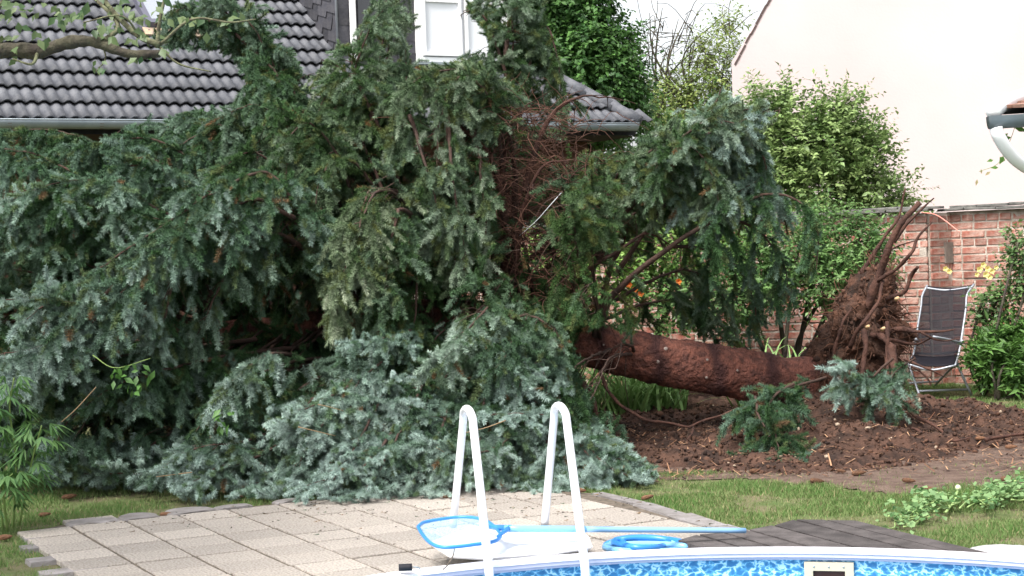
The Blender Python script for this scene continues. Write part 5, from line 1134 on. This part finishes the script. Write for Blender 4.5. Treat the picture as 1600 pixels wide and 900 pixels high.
# shrub before the pink gable
rt = P(1320, 420, 19.5); rt[2] = 0
bush('leafy_shrub', 'large bright green leafy shrub standing against the pink gable wall', 'shrub', [(1300, 218, 19.2, 48, .6, 42), (1340, 235, 19.4, 42, .6, 38), (1250, 225, 19.2, 45, .6, 48), (1300, 290, 19.2, 80, .7, 40), (1370, 300, 19.4, 42, .6, 30), (1215, 290, 19.2, 45, .6, 60), (1300, 175, 19.3, 26, .4, 22), (1410, 318, 19.2, 26, .4, 15), (1225, 175, 19.3, 22, .4, 26), (1185, 200, 19.3, 30, .4, 50)], rt, 560, 52, .072, (.10, .18, .05), (.29, .39, .14), r0=.05, aspect=.5, clumpr=.34, droop=.1, shell=.25)
# greenery behind the trunk in front of the wall
rt = P(1230, 520, 16.5); rt[2] = 0
bush('garden_shrub', 'mixed green border shrub behind the trunk next to the root ball', 'shrub', [(1250, 400, 16.2, 60, .5, 50), (1345, 400, 16.4, 42, .4, 45), (1345, 440, 16.3, 40, .4, 40), (1150, 470, 16.2, 60, .4, 50), (1060, 470, 16.4, 60, .4, 50), (1290, 440, 16.2, 55, .5, 45), (1180, 420, 16.4, 60, .5, 60), (1350, 370, 16.5, 30, .3, 25), (1300, 350, 16.6, 50, .4, 22)], rt, 620, 34, .06, (.05, .12, .03), (.17, .30, .09), r0=.03, clumpr=.22, shell=.4)
rt = P(1000, 470, 17); rt[2] = 0
bush('garden_shrub', 'sunlit yellow-green border shrub seen through the gap under the spruce crown', 'shrub', [(1040, 380, 16.8, 70, .5, 60), (960, 420, 17, 80, .5, 60), (1080, 340, 17, 60, .5, 50), (880, 400, 17.2, 60, .5, 60), (1150, 360, 17, 50, .5, 60)], rt, 520, 20, .075, (.08, .17, .03), (.24, .38, .09), r0=.03, clumpr=.24, shell=.3)
# bushes at the right
rt = P(1560, 590, 15.6); rt[2] = 0
bush('peony_bush', 'dense dark green bush with lance leaves right of the chair', 'shrub', [(1560, 552, 15.9, 32, .3, 36), (1600, 545, 15.9, 38, .3, 40), (1640, 550, 15.8, 45, .4, 40), (1545, 562, 15.9, 20, .2, 26), (1580, 575, 15.8, 40, .3, 25)], rt, 340, 24, .11, (.05, .12, .025), (.12, .24, .055), r0=.015, aspect=.28, clumpr=.16, droop=-.1, shell=.45)
rt = P(1535, 560, 16); rt[2] = 0
rosebush = bush('rose_bush', 'loose rose bush with pale yellow blooms against the brick wall', 'rose bush', [(1538, 475, 16.3, 14, .15, 35), (1565, 470, 16.2, 26, .15, 24), (1592, 395, 16.0, 14, .2, 42), (1550, 500, 16.3, 20, .15, 20), (1605, 440, 16.0, 20, .2, 40)], rt, 190, 14, .055, (.06, .13, .04), (.15, .25, .08), r0=.012, aspect=.6, clumpr=.16, shell=.2)
def bloom(px, py, Y, r, m, parent, name='bloom'):
    q = P(px, py, Y); bm = bmesh.new()
    for lay, (n, s_, t_) in enumerate(((5, 1.0, .5), (5, .75, .9), (4, .5, 1.3))):
        for k in range(n):
            a = 2*math.pi*k/n+lay*.6; d = Vector((math.cos(a), -.35, math.sin(a))); w = Vector((-math.sin(a), 0, math.cos(a))); c = Vector(q)
            v = [bm.verts.new(c), bm.verts.new(c+d*r*.6*s_+w*r*.42*s_+Vector((0, -r*.3*t_, 0))), bm.verts.new(c+d*r*s_+Vector((0, -r*.35*t_, 0))), bm.verts.new(c+d*r*.6*s_-w*r*.42*s_+Vector((0, -r*.3*t_, 0)))]; bm.faces.new(v)
    return obj(name, bm, m, parent)
for x, y, r in ((1536, 414, .032), (1530, 421, .034), (1543, 420, .034), (1540, 429, .035), (1550, 424, .03), (1546, 433, .03), (1477, 420, .03), (1483, 424, .03), (1556, 418, .025), (1526, 429, .025)): bloom(x, y, 15.7, r, m_rose, rosebush)
# day lilies
def strap_plant(root, n, ln, c0, c1, parent, arch=.8, w=.014, up=1.2):
    V, Fc, C, off = [], [], [], 0
    for _ in range(n):
        a = random.uniform(0, 6.28); d = np.array([math.cos(a)*.45, math.sin(a)*.45, up]); d = unit(d+rng.normal(0, .15, 3)); p = np.array(root)+np.array([random.gauss(0, .12), random.gauss(0, .12), 0]); L2 = ln*random.uniform(.6, 1.2); sdv = unit(np.cross(d, (0, 0, 1))+1e-6)
        t_ = random.random(); c = np.array(c0)*(1-t_)+np.array(c1)*t_; m_ = 8
        for k in range(m_+1):
            ww = w*(1-(k/m_)**2*.9); V += [p-sdv*ww, p+sdv*ww]; C += [c, c]; d = unit(d+np.array([0, 0, -.24*arch*(.5+k/m_)])+np.array([math.cos(a), math.sin(a), 0])*.04); p = p+d*L2/m_; p[2] = max(p[2], .03)
            if k < m_: Fc.append((off+2*k, off+2*k+1, off+2*k+3, off+2*k+2))
        off += 2*(m_+1)
    o = npmesh('strap_leaves', np.array(V), np.array(Fc), m_leaf, parent, np.array(C)); o['kind'] = 'stuff'; return o
for i, (x, y, Y, lab) in enumerate(((1235, 560, 14.9, 'arching strap leaved daylily clump between trunk and root ball'), (985, 540, 15.2, 'daylily clump with orange flowers behind the bare trunk'), (1030, 545, 15.4, 'pale green strap leaved clump right of the orange daylilies'), (900, 540, 15.6, 'yellow-green strap leaved clump behind the brown forked limbs'), (1190, 560, 15.2, 'low strap leaved clump behind the middle of the trunk'))):
    t = thing('daylily', lab, 'plant'); r_ = P(x, y, Y); r_[2] = 0; strap_plant(r_, 110, .85, (.10, .20, .05), (.25, .40, .14), t)
    if i == 1:
        for fx, fy in ((1001, 459), (983, 445), (1060, 440), (992, 452)): bloom(fx, fy, 15.2, .032, m_lily, t)
# tall leafy weed, left edge
hp = thing('leafy_weed', 'tall green weed with drooping finger-like leaves at the left edge', 'plant')
stems = [[(20, 830, 9.9), (25, 720, 9.9), (15, 640, 9.9), (22, 590, 9.9)], [(30, 820, 9.8), (50, 720, 9.75), (65, 665, 9.7)], [(5, 830, 9.8), (-10, 700, 9.8), (-15, 640, 9.8)], [(12, 830, 9.7), (5, 760, 9.6), (20, 740, 9.6)]]
sp = [(smoothpath([P(*q) for q in s_], 14), .008, .004) for s_ in stems]; tubes('stem', sp, mat('green_stem', (.16, .24, .07), .7), hp)
C_, T_, N_, Z_, K_ = [], [], [], [], []
for pth, _, _ in sp:
    for k in range(3, 14):
        for side in (0, 1):
            a = k*2.4+side*math.pi+random.uniform(-.4, .4); pet = pth[k]+np.array([math.cos(a), math.sin(a)*.8, .25])*random.uniform(.06, .12)*(1 if k < 12 else .6)
            out = unit(pet-pth[k]); sdv = unit(np.cross(out, (0, 0, 1)))
            for f_ in range(7):
                th = (f_-3)*.42; d = unit(out*math.cos(th)+sdv*math.sin(th)+np.array([0, 0, -.55-.1*abs(f_-3)])); C_.append(pet); T_.append(d); N_.append(np.array([0, 0, 1.])+out*.3); Z_.append(.15*(1-.10*abs(f_-3))*random.uniform(.8, 1.15)); t_ = random.random(); K_.append(np.array([.06, .15, .05])*(1-t_)+np.array([.15, .28, .09])*t_)
leafmesh('leaves', C_, np.array(N_), np.array(T_), Z_, K_, m_leaf, hp, .17, .1)['kind'] = 'stuff'
# green creeper heap on the lawn
cr = thing('cut_creeper', 'heap of pulled green creeper vines lying on the lawn at right', 'vine')
C_, T_, N_, Z_, K_ = [], [], [], [], []; sp = []
for _ in range(20):
    x = random.uniform(1375, 1600); y0_ = 812-(x-1375)*.20+random.gauss(0, 8); pts = [G(x+k*14*random.choice((1, 1, .5)), y0_-k*3+random.gauss(0, 4), random.uniform(.02, .08)) for k in range(5)]; pth = smoothpath(pts, 14); sp.append((pth, .005, .003))
    for q in pth:
        for _ in range(random.choice((0, 2, 4, 6))): C_.append(q+rng.normal(0, .03, 3)+np.array([0, 0, .02])); T_.append(rng.normal(0, 1, 3)*np.array([1, 1, .4])); N_.append(np.array([0, 0, 1.])+rng.normal(0, .5, 3)); Z_.append(random.uniform(.025, .055)); t_ = random.random(); K_.append(np.array([.07, .17, .05])*(1-t_)+np.array([.24, .37, .16])*t_)
leafmesh('leaves', C_, np.array(N_), np.array(T_), Z_, K_, m_leaf, cr, .7, .2)['kind'] = 'stuff'; tubes('vine_stems', sp, mat('vine_stem', (.30, .42, .16), .6), cr, sides=5)
tubes('vine_tip', [(smoothpath([G(1478, 800, .03), P(1492, 782, 9.55), P(1497, 764, 9.6)], 10), .008, .006)], bpy.data.materials['vine_stem'], cr)
bm = bmesh.new(); bmesh.ops.create_uvsphere(bm, u_segments=8, v_segments=6, radius=.018, matrix=Matrix.Translation(Vector(P(1497, 762, 9.6)))); obj('vine_bud', bm, mat('pale_bud', (.55, .62, .38), .6), cr, True)
# apple branch, top left
ab = thing('fruit_tree', 'lichen covered fruit tree branch with round leaves reaching in at upper left', 'tree branch')
main = [(-260, 190, 7.6), (-120, 120, 7.7), (0, 80, 7.8), (60, 80, 7.8), (110, 66, 7.8), (150, 66, 7.8), (200, 84, 7.8), (250, 84, 7.8)]
BR = [(main, .045, .02), ([(160, 66, 7.8), (185, 40, 7.8), (150, 0, 7.9), (100, -40, 8)], .014, .006), ([(250, 70, 7.8), (215, 55, 7.8), (170, 10, 7.8), (150, -30, 7.8)], .016, .010), ([(245, 75, 7.8), (250, 30, 7.8), (262, -20, 7.8)], .010, .007), ([(250, 74, 7.8), (280, 100, 7.8), (330, 112, 7.8)], .007, .003), ([(250, 70, 7.8), (300, 30, 7.8), (360, 35, 7.8), (400, 30, 7.8)], .008, .003), ([(60, 78, 7.8), (50, 100, 7.7), (20, 92, 7.7)], .01, .004), ([(0, 80, 7.8), (-10, 30, 7.8), (20, -20, 7.8)], .016, .01), ([(155, 62, 7.8), (165, 90, 7.8), (150, 112, 7.8)], .005, .003), ([(220, 60, 7.8), (190, 25, 7.7), (130, 35, 7.7)], .006, .003)]
tubes('limb', [(smoothpath([P(*q) for q in BR[0][0]], 40), np.linspace(.046, .018, 40)*(1+.2*np.array([math.sin(k*.9)*.5+math.sin(k*2.3)*.4 for k in range(40)])))], m_limb, ab, sides=10)
tubes('twigs', [(smoothpath([P(*q) for q in b[0]], 14), b[1], b[2]) for b in BR[1:]], mat('lichen_bark', (.07, .06, .04), .9, (.17, .18, .10), 25, .5, 60), ab, sides=6)['kind'] = 'stuff'
C_, T_, N_, Z_, K_ = [], [], [], [], []
for cx, cy, sx, n in ((165, 45, 20, 22), (155, 105, 11, 7), (95, 25, 18, 12), (135, 20, 25, 14), (15, 70, 20, 12), (20, 20, 20, 14), (220, 62, 22, 14), (215, 88, 12, 6), (60, 60, 12, 6), (250, 20, 20, 8), (50, 5, 25, 12), (190, 5, 22, 12), (290, 20, 25, 10), (350, 30, 30, 8), (215, 20, 14, 8)):
    for _ in range(n): C_.append(P(cx+random.gauss(0, sx*.6), cy+random.gauss(0, sx*.5), 7.8+random.gauss(0, .12))); T_.append(np.array([random.gauss(0, .7), random.gauss(-.2, .6), -.7+random.gauss(0, .5)])); N_.append(np.array([random.gauss(0, .6), -1, .6])); Z_.append(random.uniform(.035, .07)); t_ = random.random(); K_.append(np.array([.04, .09, .03])*(1-t_)+np.array([.15, .20, .085])*t_)
leafmesh('leaves', C_, np.array(N_), np.array(T_), Z_, K_, m_leaf, ab, .62, .25)['kind'] = 'stuff'
# the off-frame trunk and crown of that tree
rt = np.array([-4.6, 7.4, 0]); tubes('trunk', [(smoothpath([rt, rt+np.array([.1, 0, 1.2]), P(*main[0])], 14), .15, .06)], m_limb, ab, sides=10)
leaf_cloud('foliage', [((-4.4, 7.6, 3.9), (1.5, 1.7, .9)), ((-3.6, 8.2, 3.9), (1.0, 1.2, .6)), ((-3.6, 6.6, 3.7), (1.1, 1.2, .7))], ab, 420, 20, .07, (.06, .14, .03), (.15, .26, .07), aspect=.6, clumpr=.3)
# green sprigs caught in the spruce and a floating leaf spray by the downpipe
sg_ = thing('leafy_sprig', 'torn leafy green sprig caught in the lower left of the spruce', 'sprig')
C_, T_, N_, Z_, K_ = [], [], [], [], []
for cx, cy in ((200, 585), (185, 580), (215, 600), (225, 575), (345, 655), (350, 648)):
    for _ in range(6): C_.append(P(cx+random.gauss(0, 8), cy+random.gauss(0, 8), 10.75)); T_.append(rng.normal(0, .6, 3)+np.array([0, 0, -.8])); N_.append(np.array([0, -1, .5])+rng.normal(0, .4, 3)); Z_.append(random.uniform(.05, .09)); K_.append(np.array([.08, .19, .04])*random.uniform(.7, 1.3))
leafmesh('leaves', C_, np.array(N_), np.array(T_), Z_, K_, m_leaf, sg_, .45, .2); tubes('stem', [(smoothpath([P(145, 555, 10.8), P(180, 575, 10.75), P(235, 560, 10.8)], 10), .004, .003)], bpy.data.materials['green_stem'], sg_)
vn = thing('creeper_spray', 'few green creeper leaves hanging below the outbuilding gutter', 'vine')
C_ = [P(x, y, 9.8) for x, y in ((1575, 208), (1580, 214), (1568, 244), (1560, 262), (1552, 250), (1533, 264), (1527, 280), (1548, 268), (1585, 200))]; n = len(C_)
leafmesh('leaves', C_, np.tile(np.array([[0, -1., .3]]), (n, 1)), rng.normal(0, .5, (n, 3))+np.array([-.3, 0, -.7]), [.08, .07, .08, .05, .05, .03, .04, .04, .08], [np.array([.13, .27, .06])]*5+[np.array([.35, .30, .15])]*3+[np.array([.13, .27, .06])], m_leaf, vn, .45, .2)
tubes('stem', [(smoothpath([P(1590, 185, 9.8), P(1578, 220, 9.8), P(1560, 255, 9.8), P(1530, 268, 9.8)], 14), .002, .0015)], bpy.data.materials['green_stem'], vn)

# ---------------------------------------------------------------- cones
def cone_mesh():
    b = bmesh.new(); V, Fc = tube_arrays(np.array([[x, 0, 0] for x in (-.055, -.045, -.02, .01, .035, .055)]), np.array([.006, .016, .020, .018, .013, .004]), 9); vs = [b.verts.new(v) for v in V]
    for f in Fc:
        ids = list(dict.fromkeys(f))
        if len(ids) > 2: b.faces.new([vs[i] for i in ids])
    for v in b.verts: v.co += Vector((0, 0, 0))
    me = bpy.data.meshes.new('spruce_cone'); b.to_mesh(me); b.free(); me.materials.append(m_cone); return me
cm = cone_mesh()
where = [((108, 778), 'on the left lawn nearest the weed'), ((70, 806), 'low on the left lawn'), ((372, 778), 'on the grass left of the patio edge'), ((410, 776), 'on the grass touching the patio edge'), ((260, 806), 'beside the round edging stones'), ((700, 781), 'on the slabs beside the left handrail'), ((1012, 783), 'on the grass right of the slabs'), ((1315, 738), 'on the bare earth below the roots'), ((1342, 741), 'lying lengthwise on the bare earth'), ((1277, 754), 'on the grass line below the broken bough'),
         ((1420, 753), 'dark, near the middle of the bare strip'), ((1576, 752), 'reddish, at the right end of the bare strip'), ((1580, 700), 'on the soil edge at far right'), ((1533, 696), 'upright on the soil at right'), ((1455, 770), 'on grass above the creeper heap'), ((8, 842), 'at the left frame edge by the patio'), ((1180, 738), 'on the soil left of the broken bough'), ((905, 772), 'under the spruce tips by the right handrail')]
for (x, y), w in where:
    q = G(x, y, .02); o = bpy.data.objects.new('spruce_cone', cm); COL.objects.link(o); hh = mound_h(q[0], q[1]); o.location = (q[0], q[1], max(hh, 0)+.03 if y < 770 or x < 600 else .045); o.rotation_euler = (random.uniform(0, 6), random.uniform(-.2, .2), random.uniform(-.5, .5)); s_ = random.uniform(.6, .95); o.scale = (s_,)*3
    tag(o, 'brown spruce cone '+w, 'cone', 'fallen spruce cones')

# ---------------------------------------------------------------- grass
def grass(n, region, hmin, hmax, excl, wid=.0035):
    V, C = [], []; xs = [p[0] for p in region]; ys = [p[1] for p in region]; X0, X1, Y0, Y1 = min(xs), max(xs), min(ys), max(ys); k = 0; tries = 0
    while k < n and tries < n*6:
        tries += 1; x, y = random.uniform(X0, X1), random.uniform(Y0, Y1)
        if not pip(x, y, region): continue
        if any(pip(x, y, e) for e in excl): continue
        if np.hypot(x-PC[0], y-PC[1]) < PR+.06: continue
        dn = noise3((x, y, 0), 1.7)+.5*noise3((x, y, 5), 6)
        if dn < -.12 and random.random() < .85: continue
        de = dist_poly(x, y, exy)
        if de > .25+.45*noise3((x, y, 9), 1.8) and random.random() < .965: continue
        a = random.uniform(0, 6.28); h = random.uniform(hmin, hmax)*(1+.5*dn)*.8; w = np.array([math.cos(a), math.sin(a), 0])*wid; ln = np.array([random.gauss(0, .45), random.gauss(0, .45), 1])*h; p = np.array([x, y, 0])
        V += [p-w, p+w, p+ln]; t_ = min(1, max(0, .5+.6*dn+random.gauss(0, .25))); c = np.array([.22, .25, .11])*(1-t_)+np.array([.10, .205, .05])*t_
        if random.random() < .08: c = np.array([.32, .28, .15])
        C += [c]*3; k += 1
    return np.array(V), np.array(C)
deckxy = [lines[0], lines[5], lines[6], G(1510, 862, DZ)[:2], G(1200, 880, DZ)[:2]]
regL = [G(*p)[:2] for p in ((-60, 735), (520, 755), (560, 790), (380, 800), (110, 828), (40, 850), (100, 905), (60, 960), (-150, 960))]
regR = [G(*p)[:2] for p in ((880, 745), (1300, 735), (1700, 720), (1700, 900), (1380, 880), (1180, 860), (1050, 815), (925, 776))]
regF = [G(*p)[:2] for p in ((1380, 590), (1660, 585), (1660, 660), (1380, 640))]
regM = [G(*p)[:2] for p in ((940, 600), (1200, 590), (1200, 645), (940, 640))]
vs_, cs_ = [], []
for n, reg, h0_, h1_ in ((26000, regL, .02, .05), (42000, regR, .018, .045), (15000, regF, .02, .05), (6000, regM, .03, .08)):
    v_, c_ = grass(n, reg, h0_, h1_, [patio_xy, deckxy]); vs_.append(v_); cs_.append(c_)
V = np.concatenate(vs_); o = npmesh('grass', V, np.arange(len(V)).reshape(-1, 3), m_grass, None, np.concatenate(cs_)); tag(o, 'short patchy lawn grass around the patio and torn soil', 'grass', kind='stuff')
